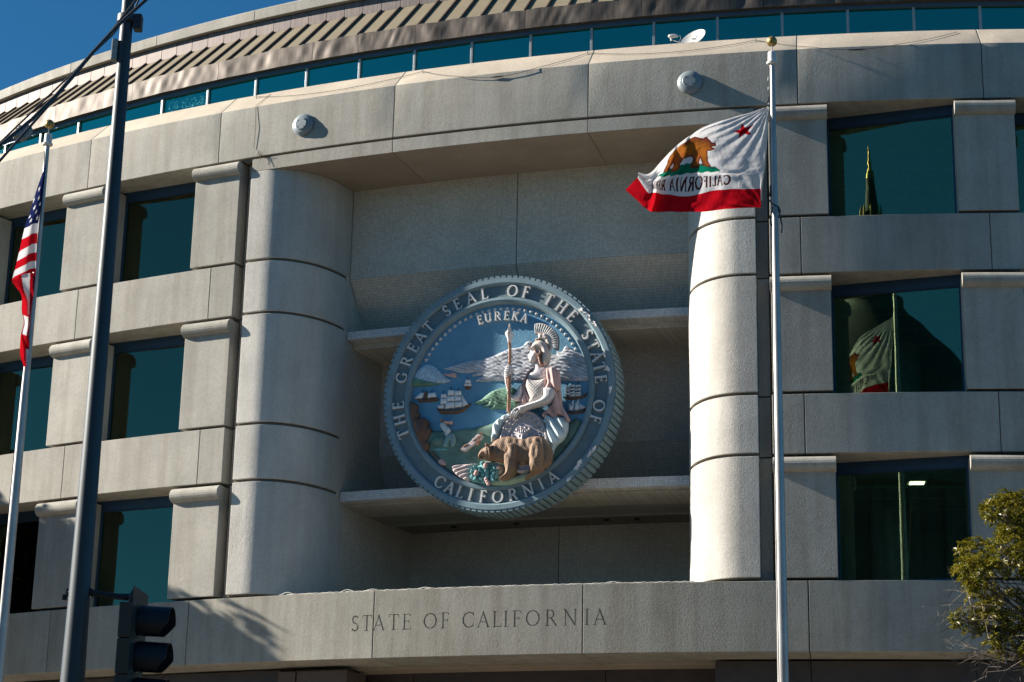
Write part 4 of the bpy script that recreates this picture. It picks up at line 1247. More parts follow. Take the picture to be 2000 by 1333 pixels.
# ---- miner and his tools
mn = relief('miner_figure', 'miner_trousers', F0 + 0.05, 0.09, 0.06, PM['trouser'])
relief('shirt', 'miner_body', F0 + 0.05, 0.10, 0.06, PM['dress'], mn)
relief('arms', 'miner_arms', F0 + 0.06, 0.11, 0.03, PM['pink'], mn)
relief('head', 'miner_head', F0 + 0.05, 0.12, 0.03, PM['hair'], mn)
relief('boulder', 'boulder', F0 + 0.05, 0.08, 0.12, PM['shore'])
relief('gold_pan', 'pan', F0 + 0.05, 0.05, 0.04, PM['teal'])
rk = relief('rocker_box', 'rocker', F0 + 0.05, 0.09, 0.02, PM['straw'], crisp=True)
relief('tray', 'rocker_tray', F0 + 0.1, 0.05, 0.02, PM['brown'], rk, crisp=True)
relief('tray', 'rocker_tray2', F0 + 0.1, 0.05, 0.02, PM['brown'], rk, crisp=True)
relief('box_handle', 'rocker_handle', F0 + 0.1, 0.09, 0.02, PM['spear'], rk, crisp=True)
sv_ = relief('shovel', 'shovel_handle', F0 + 0.05, 0.07, 0.02, PM['brown'], crisp=True)
relief('shovel_blade', 'shovel_blade', F0 + 0.05, 0.06, 0.03, PM['pink'], sv_)

# ---- seated figure: skin first, clothes and arms as its children
fold = lambda sx, sy, amp, seed=0, ph=0.0: (lambda x, y, d: amp * np.minimum(1, d / 0.05) * np.sin(x * sx + y * sy + ph + 1.2 * fbm(x * 2, y * 2, seed)))
fig = relief('seated_figure', 'neck', 0.05, 0.16, 0.16, PM['skin'], res=0.016)
def face_fn(x, y, d):
    cx, cy = np.array(T['face']).mean(0) / 1000
    z = 0.03 * np.exp(-(((x - cx + .07) / .03) ** 2 + ((y - cy - .01) / .05) ** 2)) * 0
    eye = (np.array(T['face'][1]) + np.array((75, -18))) / 1000
    z = z - 0.030 * np.exp(-(((x - eye[0]) / .030) ** 2 + ((y - eye[1]) / .013) ** 2))
    z = z + 0.018 * np.exp(-(((x - eye[0]) / .04) ** 2 + ((y - eye[1] - .03) / .012) ** 2))
    ck = eye + np.array((.06, -.09))
    z = z + 0.035 * np.exp(-(((x - ck[0]) / .05) ** 2 + ((y - ck[1]) / .05) ** 2))
    mo = np.array(T['face'][5]) / 1000 + np.array((.03, .004))
    z = z - 0.022 * np.exp(-(((x - mo[0]) / .035) ** 2 + ((y - mo[1]) / .007) ** 2))
    return z
relief('head', 'face', 0.10, 0.19, 0.12, PM['skin'], fig, fn=face_fn, res=0.011, lip=0.25)
relief('forearm', 'forearm_right', 0.06, 0.17, 0.09, PM['skin'], fig)
relief('forearm', 'arm_left', 0.17, 0.20, 0.10, PM['skin'], fig, res=0.016)
relief('hand', 'hand_right', 0.16, 0.16, 0.06, PM['skin'], fig, res=0.011, fn=lambda x, y, d: 0.014 * np.sin(y * 150) * np.minimum(1, d / 0.02))
for i in range(4):
    relief('finger', 'finger%d' % i, 0.26, 0.075, 0.018, PM['skin'], fig, res=0.012)
hm = relief('helmet', 'helmet', 0.13, 0.20, 0.15, PM['helmet'], fig, fn=lambda x, y, d: 0.004 * np.sin(x * 120) * np.sin(y * 120), res=0.014)
relief('helmet_brim', 'helmet_brim', 0.24, 0.09, 0.03, PM['helmet'], fig)
relief('chin_strap', 'strap', 0.26, 0.08, 0.02, PM['hair'], fig, res=0.012)
relief('hair', 'hair', 0.22, 0.11, 0.05, PM['hair'], fig, fn=fold(90, 20, .01), res=0.012)
relief('crest_mount', 'crest_base', 0.12, 0.15, 0.08, PM['helmet'], fig, fn=lambda x, y, d: .03 * fbm(x * 14, y * 14, 21), res=0.012)
relief('crest', 'crest_fan', 0.14, 0.07, 0.02, PM['slot'], fig, res=0.018)
cr_ = T['crest_ribs']
for i in range(0, len(cr_), 2):
    a, b_ = np.array(cr_[i]) / 1000, np.array(cr_[i + 1]) / 1000
    B().tube([sv(*a, 0.215), sv(*((a + b_) / 2), 0.24), sv(*b_, 0.225)], 0.017, 6).obj('crest_rib', PM['letter'], fig, (0, 0, 0), 0, True)
ro = [np.array(cr_[i]) / 1000 for i in range(1, len(cr_), 2)]
B().tube([sv(*p, 0.215) for p in ro], 0.018, 6).obj('crest_edge', PM['helmet'], fig, (0, 0, 0), 0, True)
B().tube([sv(*(np.array(cr_[i]) / 1000), 0.22) for i in range(0, len(cr_), 2)], 0.022, 6).obj('crest_edge', PM['helmet'], fig, (0, 0, 0), 0, True)
relief('bodice', 'bodice', 0.10, 0.19, 0.2, PM['scale'], fig, res=0.013, fn=lambda x, y, d: np.minimum(1, d / 0.04) * (0.010 * np.abs(np.sin(x * 42 + y * 42)) + 0.010 * np.abs(np.sin(x * 42 - y * 42)) + 0.05 * np.exp(-(((x - .62) / .13) ** 2 + ((y - .30) / .12) ** 2))))
relief('waist_folds', 'waist', 0.10, 0.14, 0.1, PM['scale'], fig, fn=fold(20, 55, .02))
relief('cape', 'cape_left', 0.06, 0.15, 0.10, PM['pink'], fig, fn=fold(45, 14, .028, 4), res=0.016)
relief('sleeve', 'sleeve', 0.15, 0.20, 0.13, PM['pink'], fig, fn=fold(40, 8, .02, 6), res=0.016)
relief('cape', 'cape_back', 0.05, 0.17, 0.10, PM['pink'], fig, fn=fold(34, 9, .045, 9), res=0.016)
relief('skirt', 'drape_left', 0.03, 0.20, 0.14, PM['dress'], fig, fn=fold(34, 20, .04, 12), res=0.016)
relief('skirt', 'drape_right', 0.0, 0.20, 0.12, PM['dress'], fig, fn=fold(30, 17, .055, 13), res=0.016)
(sx, sy), (ex, _), (_, ey) = T['shield_c']
el = [(sx + (ex - sx) * cos(t), sy + (ey - sy) * sin(t)) for t in np.linspace(0, 2 * pi, 40, endpoint=False)]
shd = relief('round_shield', el, 0.02, 0.17, 0.05, PM['shield'], fn=lambda x, y, d: -0.045 * np.clip((d - 0.05) / 0.03, 0, 1) + 0.05 * np.clip(1 - (((x - sx / 1000) / .3) ** 2 + ((y - sy / 1000) / .42) ** 2), 0, 1), res=0.02)
(bx, by), (b2, _), (_, b3) = T['bead_c']
bead = B().lathe([(0.004, -.018), (.014, -.012), (.019, 0), (.014, .012), (.004, .018)], 8).mesh('bead', PM['scale'])
for i in range(54):
    t = 2 * pi * i / 54
    ob('bead', bead, shd, sv((bx + (b2 - bx) * cos(t)) / 1000, (by + (b3 - by) * sin(t)) / 1000, 0.175), 0, True)
cxm, cym = sx / 1000, sy / 1000 + 0.10
mask = [(-95, -60), (-100, 60), (-150, 110), (-110, 150), (-60, 110), (-40, 170), (0, 130), (40, 175), (60, 110), (120, 150), (150, 100), (100, 60), (95, -60), (60, -130), (0, -150), (-60, -130)]
mask = [(cxm * 1000 + x * 1.25, cym * 1000 + y * 1.45) for x, y in mask]
def mk(x, y, d):
    u, w = (x - cxm) / 1.25, (y - cym) / 1.45
    z = 0
    for ex_ in (-.04, .04):
        z = z - .035 * np.exp(-(((u - ex_) / .018) ** 2 + ((w - .0) / .014) ** 2))
    z = z + .03 * np.exp(-((u / .014) ** 2 + ((w + .025) / .045) ** 2)) - .03 * np.exp(-((u / .045) ** 2 + ((w + .085) / .012) ** 2))
    return z + .012 * np.sin(u * 160) * (w > .06)
relief('shield_mask', mask, 0.15, 0.09, 0.09, PM['shield'], shd, fn=mk, res=0.013)
for sg in (-1, 1):
    wing = [(cxm * 1000 + sg * x, cym * 1000 + y) for x, y in ((150, -120), (200, 20), (250, 90), (290, 60), (275, -60), (240, -170), (190, -190))]
    relief('shield_wing', wing, 0.13, 0.06, 0.04, PM['shield'], shd, fn=lambda x, y, d: .012 * np.sin(x * 110 + y * 30), res=0.016)
for i in range(14):
    t = radians(-20 + 200 * i / 13)
    p = ((sx + .83 * (ex - sx) * cos(t)) / 1000, (sy + .83 * (ey - sy) * sin(t)) / 1000)
    ob('shield_star', star_me, shd, sv(p[0], p[1], 0.135), 0, True)
sp_ = relief('spear', 'spear_shaft', 0.20, 0.09, 0.03, PM['spear'], crisp=True, res=0.03)
relief('spear_head', 'spear_head', 0.18, 0.15, 0.07, PM['spearhead'], sp_, crisp=True)

# ---- grizzly bear, vine, sheaf
def fur(x, y, d):
    return 0.004 * np.sin(x * 150 + y * 90 + 4 * fbm(x * 8, y * 8, 31)) * np.minimum(1, d / .04) + 0.016 * fbm(x * 24, y * 11, 32) * np.minimum(1, d / .05)
br = relief('bear', 'bear', 0.10, 0.22, 0.24, PM['bear'], fn=fur, res=0.0145, lip=0.3, subs=[('bear_foreleg', 0.12, 0.10), ('bear_hindleg', 0.12, 0.14), ('bear_head', 0.10, 0.11), ('bear_ruff', .05, .03)])
relief('ear', 'bear_ear', 0.30, 0.11, 0.03, PM['bear'], br, res=0.012)
relief('mouth', 'bear_mouth', 0.27, 0.055, 0.01, PM['slot'], br, res=0.012)
relief('foreground_grass', 'foreground', -0.02, 0.14, 0.1, PM['pale'], fn=lambda x, y, d: .02 * fbm(x * 12, y * 12, 41), res=0.02)
relief('wheat_sheaf', 'sheaf', -0.06, 0.16, 0.12, PM['straw'], fn=lambda x, y, d: np.minimum(1, d / .04) * .03 * np.sin(x * 26 - y * 60 + 2 * fbm(x * 5, y * 5, 51)), res=0.015)
relief('pale_rock', 'white_rock', -0.06, 0.14, 0.1, PM['rockw'])
vn = relief('grapevine', 'vine', -0.05, 0.14, 0.12, PM['teal'], fn=lambda x, y, d: .03 * fbm(x * 16, y * 16, 61), res=0.02)
rnd = random.Random(5)
vp = catmull(np.array(T['vine'], float) / 1000, True, 0.03)
lo, hi = vp.min(0), vp.max(0)
leafs = []
for v_ in range(3):
    lb = B()
    pts = [(0, 0), (.03, .03), (.075, .02), (.06, .06), (.08, .1), (.035, .1), (0, .15), (-.035, .1), (-.08, .1), (-.06, .06), (-.075, .02), (-.03, .03)]
    k = len(pts)
    lb.add([sv(x * .75, y * .75 - .05, -.01 if i % 2 else .005) for i, (x, y) in enumerate(pts)] + [sv(0, .02, .025 + .01 * v_)] + [sv(x * .75, y * .75 - .05, -.03) for x, y in pts], [(i, (i + 1) % k, k) for i in range(k)] + [(i, k + 1 + i, k + 1 + (i + 1) % k, (i + 1) % k) for i in range(k)])
    leafs.append(lb.mesh('vine_leaf', PM['teal'], 0, False))
c_ = 0
while c_ < 46:
    p = np.array([rnd.uniform(lo[0], hi[0]), rnd.uniform(lo[1], hi[1])])
    if inside(p[None], vp)[0]:
        o = ob('vine_leaf', leafs[c_ % 3], vn, sv(p[0], p[1], 0.09 + rnd.random() * 0.05), 0, True)
        o.rotation_euler = (rnd.uniform(-.5, .5), rnd.uniform(0, 6.28), rnd.uniform(-.5, .5))
        c_ += 1
gm = B().lathe([(0.005, -.05), (.035, -.035), (.05, 0), (.035, .035), (.005, .05)], 10).mesh('grape', PM['pink'])
for u, v_ in T['grapes']:
    ob('grape', gm, vn, sv(u / 1000, v_ / 1000, 0.15), 0, True)
# ---- flaked paint on the rim
for i, (u, v_) in enumerate(T['flakes']):
    a = atan2(v_, u)
    rr = min(hypot(u, v_) / 1000, 2.71)
    cxy = np.array([rr * cos(a), rr * sin(a)])
    q = []
    for k in range(9):
        t = 2 * pi * k / 9
        r_ = rnd.uniform(0.02, 0.075)
        d2 = np.array([-sin(a), cos(a)]) * cos(t) * r_ * 1.7 + np.array([cos(a), sin(a)]) * sin(t) * r_ * .8
        q.append(cxy + d2)
    kk = len(q)
    w0 = 0.004
    B().add([sv(*p, w0 + rnd.uniform(0.0, .03)) for p in q] + [sv(*cxy, w0 + .012)] + [sv(*p, -.004) for p in q], [(i2, (i2 + 1) % kk, kk) for i2 in range(kk)] + [(i2, kk + 1 + i2, kk + 1 + (i2 + 1) % kk, (i2 + 1) % kk) for i2 in range(kk)]).obj('paint_flake', PM['flake'], seal, (0, 0, 0), 0, True, 0, False)
for a in (0.2, 2.9, 4.2, 5.2):
    B().box((-.06, .55, -.06), (.06, 1.6, .06)).obj('mounting_bracket', M['street'], seal, (2.2 * cos(a), 0, 2.2 * sin(a)), 0, True)

# ------------------------------------------------------------------ lamps and dish on the cornice
def wall_lamp(s, z, label):
    o = thing('wall_lamp', label, 'lamp', tuple(W(s, 0, z)), phi(s), 'dome lights on the cornice')
    B().lathe([(0.19, -0.02), (0.19, 0.02)], 28, axis='Y').obj('mounting_collar', M['visor'], o, (0, 0, 0), 0, True)
    B().lathe([(0.262, 0.015), (0.282, 0.02), (0.282, 0.04), (0.268, 0.048), (0.21, 0.10), (0.158, 0.118)], 40, axis='Y').obj('lamp_body', M['lamp'], o, (0, 0, 0), 0, True, 0, True, 0.2)
    B().lathe([(0.152, 0.10), (0.155, 0.132), (0.142, 0.142), (0.02, 0.144)], 32, axis='Y').obj('lamp_cap', M['lamp'], o, (0, 0, 0), 0, True, 0, True, 0.2)
    bm = B()
    for k in range(4):
        a = pi / 4 + k * pi / 2
        bm.lathe([(0.012, 0.12), (0.012, 0.149)], 8, (0.12 * cos(a), 0, 0.12 * sin(a)), 'Y')
    bm.obj('screw', M['visor'], o, (0, 0, 0), 0, True)
wall_lamp(-4.76, 20.15, 'grey dome light on the sunlit cornice, above the left column')
wall_lamp(4.71, 20.17, 'grey dome light on the shaded cornice, left of the ball-topped pole with the bear flag')

ds = 4.62
o = thing('satellite_dish', 'small off-white satellite dish on the ledge in front of the teal clerestory glass', 'satellite dish', tuple(W(ds, 1.25, 21.12)), phi(ds))
nv = Vector((-0.36, -0.74, 0.55)).normalized()
qd = nv.to_track_quat('Z', 'X').to_matrix()
b = B()
prof = [(0.02 + 0.31 * i / 6, 0.11 * (i / 6) ** 2) for i in range(7)]
full = prof + [(r, h - 0.02) for r, h in reversed(prof)]
b.lathe(full, 32)
ctr = Vector((0.05, 0, 0.64))
b.v = [tuple(ctr + qd @ Vector(p)) for p in b.v]
b.obj('dish_reflector', M['white_metal'], o, (0, 0, 0), 0, True)
mkb = B()
for dx, sl_ in ((-0.03, 0.02), (0.05, 0.05)):
    q_ = [Vector((dx - .02, -.07, 0)), Vector((dx + .02, -.07, 0)), Vector((dx + .02 + sl_, .06, 0)), Vector((dx - .012 + sl_, .06, 0))]
    mkb.hexa([tuple(ctr + qd @ (p + Vector((.13, .06, .035 + h)))) for h in (0, .004) for p in q_])
mkb.obj('printed_mark', M['lamp'], o, (0, 0, 0), 0, True)
fd = Vector((-0.46, -0.02, 0.80))
B().tube([(0.02, -0.1, 0.5), (-0.30, -0.06, 0.62), fd + Vector((-.02, 0, -.08))], 0.012, 6).obj('feed_arm', M['steel'], o, (0, 0, 0), 0, True)
b = B()
b.tube([fd + Vector((-0.10, 0, 0.0)), fd + Vector((-.08, 0, .015)), fd + Vector((.05, 0, .02)), fd + Vector((.11, 0, 0.0))], [0.035, 0.05, 0.045, 0.03], 10)
b.tube([fd + Vector((-.04, 0, -.02)), fd + Vector((-.04, 0, -.10))], 0.022, 8)
b.obj('feed_horn', M['white_metal'], o, (0, 0, 0), 0, True)
B().tube([fd + Vector((.11, 0, 0)), fd + Vector((.17, 0, .01)), fd + Vector((.18, 0, -.06)), fd + Vector((.14, 0, -.15))], 0.01, 5).obj('feed_cable', M['rope'], o, (0, 0, 0), 0, True)
B().tube([(0.08, 0.06, 0), (0.08, 0.06, 0.55), (0.06, 0.02, 0.64)], 0.025, 8).obj('mast', M['steel'], o, (0, 0, 0), 0, True)

# ---- sagging bird wires with small posts along the coping
def sag(p, q, drop, n=10):
    return [Vector(p).lerp(Vector(q), i / n) - Vector((0, 0, drop * 4 * (i / n) * (1 - i / n))) for i in range(n + 1)]
wlab = ['thin wire sagging across the cornice above the left column', 'thin wire hanging with a dark splice over the cornice centre', 'thin wire crossing the cornice between the satellite dish and the flagpole ball', 'thin wire drooping over the shaded cornice right of the flagpole ball']
posts = [-11.6, -6.4, -1.85, 2.25, 6.18, 10.72]
for i, (a, c) in enumerate(zip(posts[1:], posts[2:])):
    o = thing('sagging_wire', wlab[i], 'wire', tuple(W(a, 0.42, 21.27)), 0, 'wires sagging along the cornice')
    p0 = W(0, 0, 0)
    dz = (.34, .60, .30, .58)[i]
    q1 = []
    for t in np.linspace(0, 1, 25):
        zz = 21.33 - dz * 4 * t * (1 - t)
        q1.append(W(a + (c - a) * t, max(0, zz - 20.85) - .028, zz))
    B().tube([p - WP[o] for p in q1], 0.0055, 5).obj('wire', M['cable'], o, (0, 0, 0), 0, True)
    B().tube([W(a, 0.42, 21.24) - WP[o], W(a, 0.40, 21.36) - WP[o]], 0.012, 5).obj('post', M['cable'], o, (0, 0, 0), 0, True)
    if i % 2:
        B().tube([q1[11] - WP[o], q1[12] - WP[o], q1[13] - WP[o]], [0.009, 0.02, 0.009], 6).obj('splice', M['cable'], o, (0, 0, 0), 0, True)
o = thing('hanging_cord', 'thin loose cord hanging down the cornice left of the sunlit dome light', 'cord', tuple(W(-6.0, -0.02, 19.7)))
B().tube([p - WP[o] for p in (W(-6.05, .5, 21.36), W(-6.12, -.012, 20.86), W(-6.08, -.03, 20.3), W(-6.1, -.02, 19.75))], 0.005, 5).obj('cord', M['cable'], o, (0, 0, 0), 0, True)
o = thing('dried_weed', 'small dried weed sprouting from the joint above the left column', 'weed', tuple(W(-5.87, -0.02, 19.48)), phi(-5.87))
rw = random.Random(3)
for k in range(7):
    a = rw.uniform(-1, 1)
    B().tube([(0, 0.03, 0), (a * .06, -.05, rw.uniform(-.08, .16)), (a * .12, -.08, rw.uniform(-.16, .24))], 0.005, 4).obj('stem', M['bark'], o, (0, 0, 0), 0, True)

# ---- light rope lying along the top of the inscribed beam
pts = []
for i in range(181):
    s = -4.75 + 9.5 * i / 180
    pts.append(W(s, 0.035 + .015 * sin(i * .7), ZB1 + 0.012 + .006 * sin(i * 1.9)))
o = thing('light_rope', 'thin white rope of tiny lights lying along the top edge of the inscribed beam', 'light rope', tuple(W(0, 0.03, ZB1)))
B().tube([p - WP[o] for p in pts], 0.009, 5).obj('rope', M['rope'], o, (0, 0, 0), 0, True)
for s, h in ((-4.55, .05), (-3.05, .045), (-2.45, .035), (-1.2, .03), (3.0, .03)):
    B().tube([W(s + x, .03, ZB1 + .01 + h * sin(pi * (x + .16) / .32)) - WP[o] for x in np.linspace(-.16, .16, 9)], 0.009, 5).obj('loop', M['rope'], o, (0, 0, 0), 0, True)

# ---- things behind the windows
s = -10.72
o = thing('filing_cabinet', 'pale low cabinet behind the middle left window, a box on its top', 'cabinet', tuple(W(-10.7, 1.95, 12.62)), phi(-10.7))
B().box((-0.95, -0.28, 0), (0.50, 0.28, 0.86)).obj('body', M['cab'], o, (0, 0, 0), 0, True, 0.01)
B().box((-0.97, -0.31, 0.865), (0.53, 0.30, 0.90)).obj('top', M['cab'], o, (0, 0, 0), 0, True, 0.006)
o = thing('cardboard_box', 'grey-brown cardboard box on the cabinet behind the middle left window', 'box', tuple(W(-10.45, 1.95, 13.522)), phi(-10.45) + .25)
B().box((-0.26, -0.22, 0), (0.26, 0.22, 0.36)).obj('carton', M['card'], o, (0, 0, 0), 0, True, 0.006)
B().box((-0.27, -0.23, 0.31), (0.27, 0.23, 0.375)).obj('lid', M['card'], o, (0, 0, 0), 0, True, 0.006)
o = thing('paper_stack', 'loose pile of papers on the cabinet left of the cardboard box', 'papers', tuple(W(-11.1, 1.95, 13.522)), phi(-11.1))
for k in range(5):
    pb = B().box((-0.15, -0.11, 0), (0.15, 0.11, 0.012)).obj('paper', M['white_metal'], o, (0.02 * k - .04, 0.01 * k, 0.013 * k), 0, True)
    pb.rotation_euler = (0, 0.12 * (k % 2), 0.4 * k)
for s, lab in ((-9.44, 'lit ceiling light behind the lowest window left of the column'), (9.55, 'lit ceiling light behind the lowest window right of the flagpole')):
    o = thing('ceiling_light', lab, 'ceiling light', tuple(W(s, 1.75, 11.30)), phi(s), 'lit office ceiling lights')
    B().box((-0.22, -0.22, -0.05), (0.22, 0.22, 0.015)).obj('housing', M['white_metal'], o, (0, 0, 0), 0, True, 0.01)
    B().box((-0.16, -0.15, -0.062), (0.16, 0.15, -0.052)).obj('diffuser', M['lit'], o, (0, 0, 0), 0, True)

# ------------------------------------------------------------------ flagpoles
FS = 1.365                       # the poles stand about 6 m before the facade
def flagpole(x, y, ztop, rads, label):
    o = thing('flagpole', label, 'flagpole', (x * FS, y * FS, EYE - EYE * FS), 0, 'ball-topped flagpoles before the building')
    o.scale = (FS, FS, FS)
    zs = [EYE - EYE / FS, 4.8, 8, 11, ztop - .30]
    B().tube([(0, 0, z) for z in zs], rads, 20).obj('pole', M['steel'], o, (0, 0, 0), 0, True)
    for z in (4.2, 7.6):
        r = np.interp(z, zs, rads)
        B().lathe([(r + .002, -.01), (r + .004, 0), (r + .002, .01)], 20, (0, 0, z)).obj('pole_joint', M['steel'], o, (0, 0, 0), 0, True)
    B().lathe([(0.03, -.30), (0.075, -.285), (0.082, -.26), (0.062, -.25), (0.058, -.11), (0.04, -.095)], 20, (0, 0, ztop)).obj('truck', M['white_metal'], o, (0, 0, 0), 0, True)
    B().tube([(0, 0, ztop - .1), (0, 0, ztop)], 0.009, 6).obj('spindle', M['steel'], o, (0, 0, 0), 0, True)
    B().lathe([(0.074 * sin(pi * i / 14) + .001, -0.074 * cos(pi * i / 14)) for i in range(15)], 28, (0, 0, ztop + .065)).obj('gold_ball', M['gold'], o, (0, 0, 0), 0, True)
    return o
RX, RY = 3.585, 26.0
fr = flagpole(RX, RY, 13.76, [0.082, 0.073, 0.062, 0.047, 0.034], 'tall brushed steel flagpole with a gold ball, flying the white bear flag')
LX, LY = -7.262, 29.0
fl_ = flagpole(LX, LY, 13.50, [0.085, 0.082, 0.066, 0.046, 0.036], 'tall brushed steel flagpole with a gold ball, carrying the limp striped flag')
b = B()
b.tube([(-.045, -.05, 13.4), (-.06, -.06, 12.95), (-.085, -.06, 12.86), (-.07, -.05, 12.8)], 0.007, 5)
b.tube([(-.05, -.05, 13.4), (-.05, -.06, 10.9), (-.07, -.07, 9.4), (-.06, -.07, 4.0), (-.06, -.08, 1.2)], 0.006, 5)
b.obj('halyard', M['cable'], fr, (0, 0, 0), 0, True)
for z, l in ((13.25, .06), (13.1, .05), (12.95, .09), (12.88, .05), (11.62, .16)):
    B().tube([(-.062, -.06, z), (-.066, -.065, z - l)], [0.012, 0.014], 6).obj('snap_hook', M['visor' if l > .08 else 'steel'], fr, (0, 0, 0), 0, True)
b = B()
b.tube([(-.10, -.06, 11.43), (-.04, -.09, 11.34), (.04, -.09, 11.30), (.075, -.02, 11.26), (.05, .05, 11.32)], 0.011, 6)
b.tube([(.03, -.09, 11.30), (.065, -.08, 11.15), (.085, -.06, 11.02), (.075, -.07, 10.93)], 0.012, 6)
b.tube([(-.04, -.09, 11.3), (-.075, -.08, 11.1), (-.06, -.09, 10.98)], 0.010, 6)
b.obj('retainer_ring', M['cable'], fr, (0, 0, 0), 0, True)
b = B()
b.tube([(-.02, -.06, 13.1), (.012, -.06, 12.2), (.0, -.07, 11.2), (-.05, -.07, 9), (-.06, -.08, 1.2)], 0.006, 5)
b.obj('halyard', M['cable'], fl_, (0, 0, 0), 0, True)

# ------------------------------------------------------------------ flags
CAFLAG = [[[3.512,26.0,12.829],[3.167,25.998,12.699],[2.845,26.0,12.592],[2.61,25.893,12.455],[2.416,25.761,12.283],[2.309,25.803,12.217],[2.188,25.842,12.111],[1.994,25.657,11.833],[1.832,25.687,11.672],[1.683,25.716,11.691]],[[3.493,26.0,12.52],[3.13,26.005,12.446],[2.8,25.987,12.401],[2.537,25.864,12.307],[2.345,25.738,12.161],[2.266,25.792,12.122],[2.174,25.848,12.054],[1.975,25.683,11.806],[1.827,25.716,11.662],[1.682,25.735,11.685]],[[3.47,26.0,12.219],[3.085,26.007,12.154],[2.761,25.966,12.174],[2.533,25.834,12.116],[2.356,25.722,12.037],[2.252,25.79,12.018],[2.155,25.862,11.963],[1.97,25.712,11.759],[1.829,25.743,11.636],[1.682,25.747,11.671]],[[3.437,26.0,11.884],[3.019,26.004,11.861],[2.734,25.936,11.857],[2.5,25.803,11.822],[2.3,25.715,11.76],[2.183,25.799,11.769],[2.08,25.887,11.771],[1.946,25.746,11.654],[1.824,25.767,11.572],[1.683,25.75,11.65]],[[3.422,26.0,11.772],[2.969,26.0,11.784],[2.691,25.923,11.725],[2.402,25.793,11.646],[2.121,25.715,11.588],[2.005,25.806,11.605],[1.943,25.899,11.625],[1.892,25.759,11.555],[1.817,25.774,11.516],[1.682,25.747,11.641]],[[3.396,26.0,11.612],[2.96,25.996,11.594],[2.687,25.908,11.521],[2.386,25.782,11.4],[2.121,25.717,11.391],[2.006,25.815,11.433],[1.944,25.913,11.479],[1.879,25.772,11.432],[1.818,25.78,11.445],[1.679,25.743,11.632]],[[3.393,26.0,11.319],[2.969,25.985,11.285],[2.669,25.881,11.21],[2.343,25.768,11.147],[2.067,25.727,11.118],[1.952,25.835,11.155],[1.891,25.94,11.199],[1.812,25.793,11.187],[1.73,25.785,11.248],[1.507,25.73,11.426]]]
USTOP = [[[-7.235,28.92,12.901],[-7.24,28.93,12.898],[-7.22,28.84,12.856]],[[-7.241,28.92,12.526],[-7.292,28.93,12.501],[-7.323,28.84,12.426]],[[-7.25,28.92,12.187],[-7.335,28.93,12.128],[-7.405,28.84,12.002]],[[-7.273,28.92,11.91],[-7.368,28.93,11.891],[-7.451,28.84,11.8]],[[-7.261,28.92,11.449],[-7.392,28.93,11.416],[-7.517,28.84,11.282]],[[-7.244,28.92,11.117],[-7.406,28.93,11.077],[-7.573,28.84,10.934]]]
USLOW = [[[-7.24,28.9,11.117],[-7.409,28.94,11.087],[-7.579,28.86,10.947]],[[-7.243,28.9,10.912],[-7.395,28.94,10.856],[-7.501,28.86,10.844]],[[-7.248,28.9,10.649],[-7.34,28.94,10.659],[-7.401,28.86,10.705]],[[-7.251,28.9,10.469],[-7.33,28.94,10.479],[-7.379,28.86,10.469]],[[-7.252,28.9,10.305],[-7.307,28.94,10.3],[-7.34,28.86,10.307]],[[-7.261,28.9,10.126],[-7.329,28.94,10.12],[-7.368,28.86,10.138]],[[-7.24,28.9,9.997],[-7.305,28.94,9.991],[-7.365,28.86,9.995]],[[-7.238,28.9,9.835],[-7.296,28.94,9.829],[-7.338,28.86,9.773]],[[-7.238,28.9,9.625],[-7.259,28.94,9.62],[-7.264,28.86,9.604]]]
CABLE1 = [[-4.0,19.6,11.146],[-4.213,19.3,10.698],[-4.387,19.0,10.239],[-4.641,18.7,9.634],[-4.787,18.4,9.238],[-4.992,18.1,8.839]]
CABLE2 = [[-4.115,19.65,11.168],[-4.25,19.35,10.709],[-4.567,19.05,9.994],[-4.694,18.75,9.577],[-4.84,18.45,9.143],[-4.991,18.15,8.7]]
CABLE3 = [[-4.091,19.75,11.279],[-4.149,19.75,11.095],[-4.26,19.75,10.959],[-4.348,19.75,10.813],[-4.709,19.75,10.392]]
INSUL = [[-4.867,18.6,9.232],[-4.904,18.45,9.06]]
LOBES = [[7.541,30.0,7.964,0.367],[8.009,30.0,7.974,0.459],[7.136,30.0,7.308,0.352],[7.011,30.0,6.93,0.306],[7.506,30.0,7.253,0.421],[6.86,30.0,7.021,0.168],[7.751,30.0,7.494,0.383],[7.248,30.0,6.702,0.306],[6.808,30.0,6.345,0.153],[7.272,30.0,6.394,0.321],[7.697,30.0,6.442,0.383],[7.032,30.0,6.196,0.168],[8.122,30.0,7.189,0.612],[8.233,30.0,6.415,0.612],[8.693,30.0,7.672,0.612],[8.719,30.0,6.812,0.689],[7.264,30.0,7.878,0.191],[7.742,30.0,8.087,0.268],[8.897,30.0,5.968,0.536]]

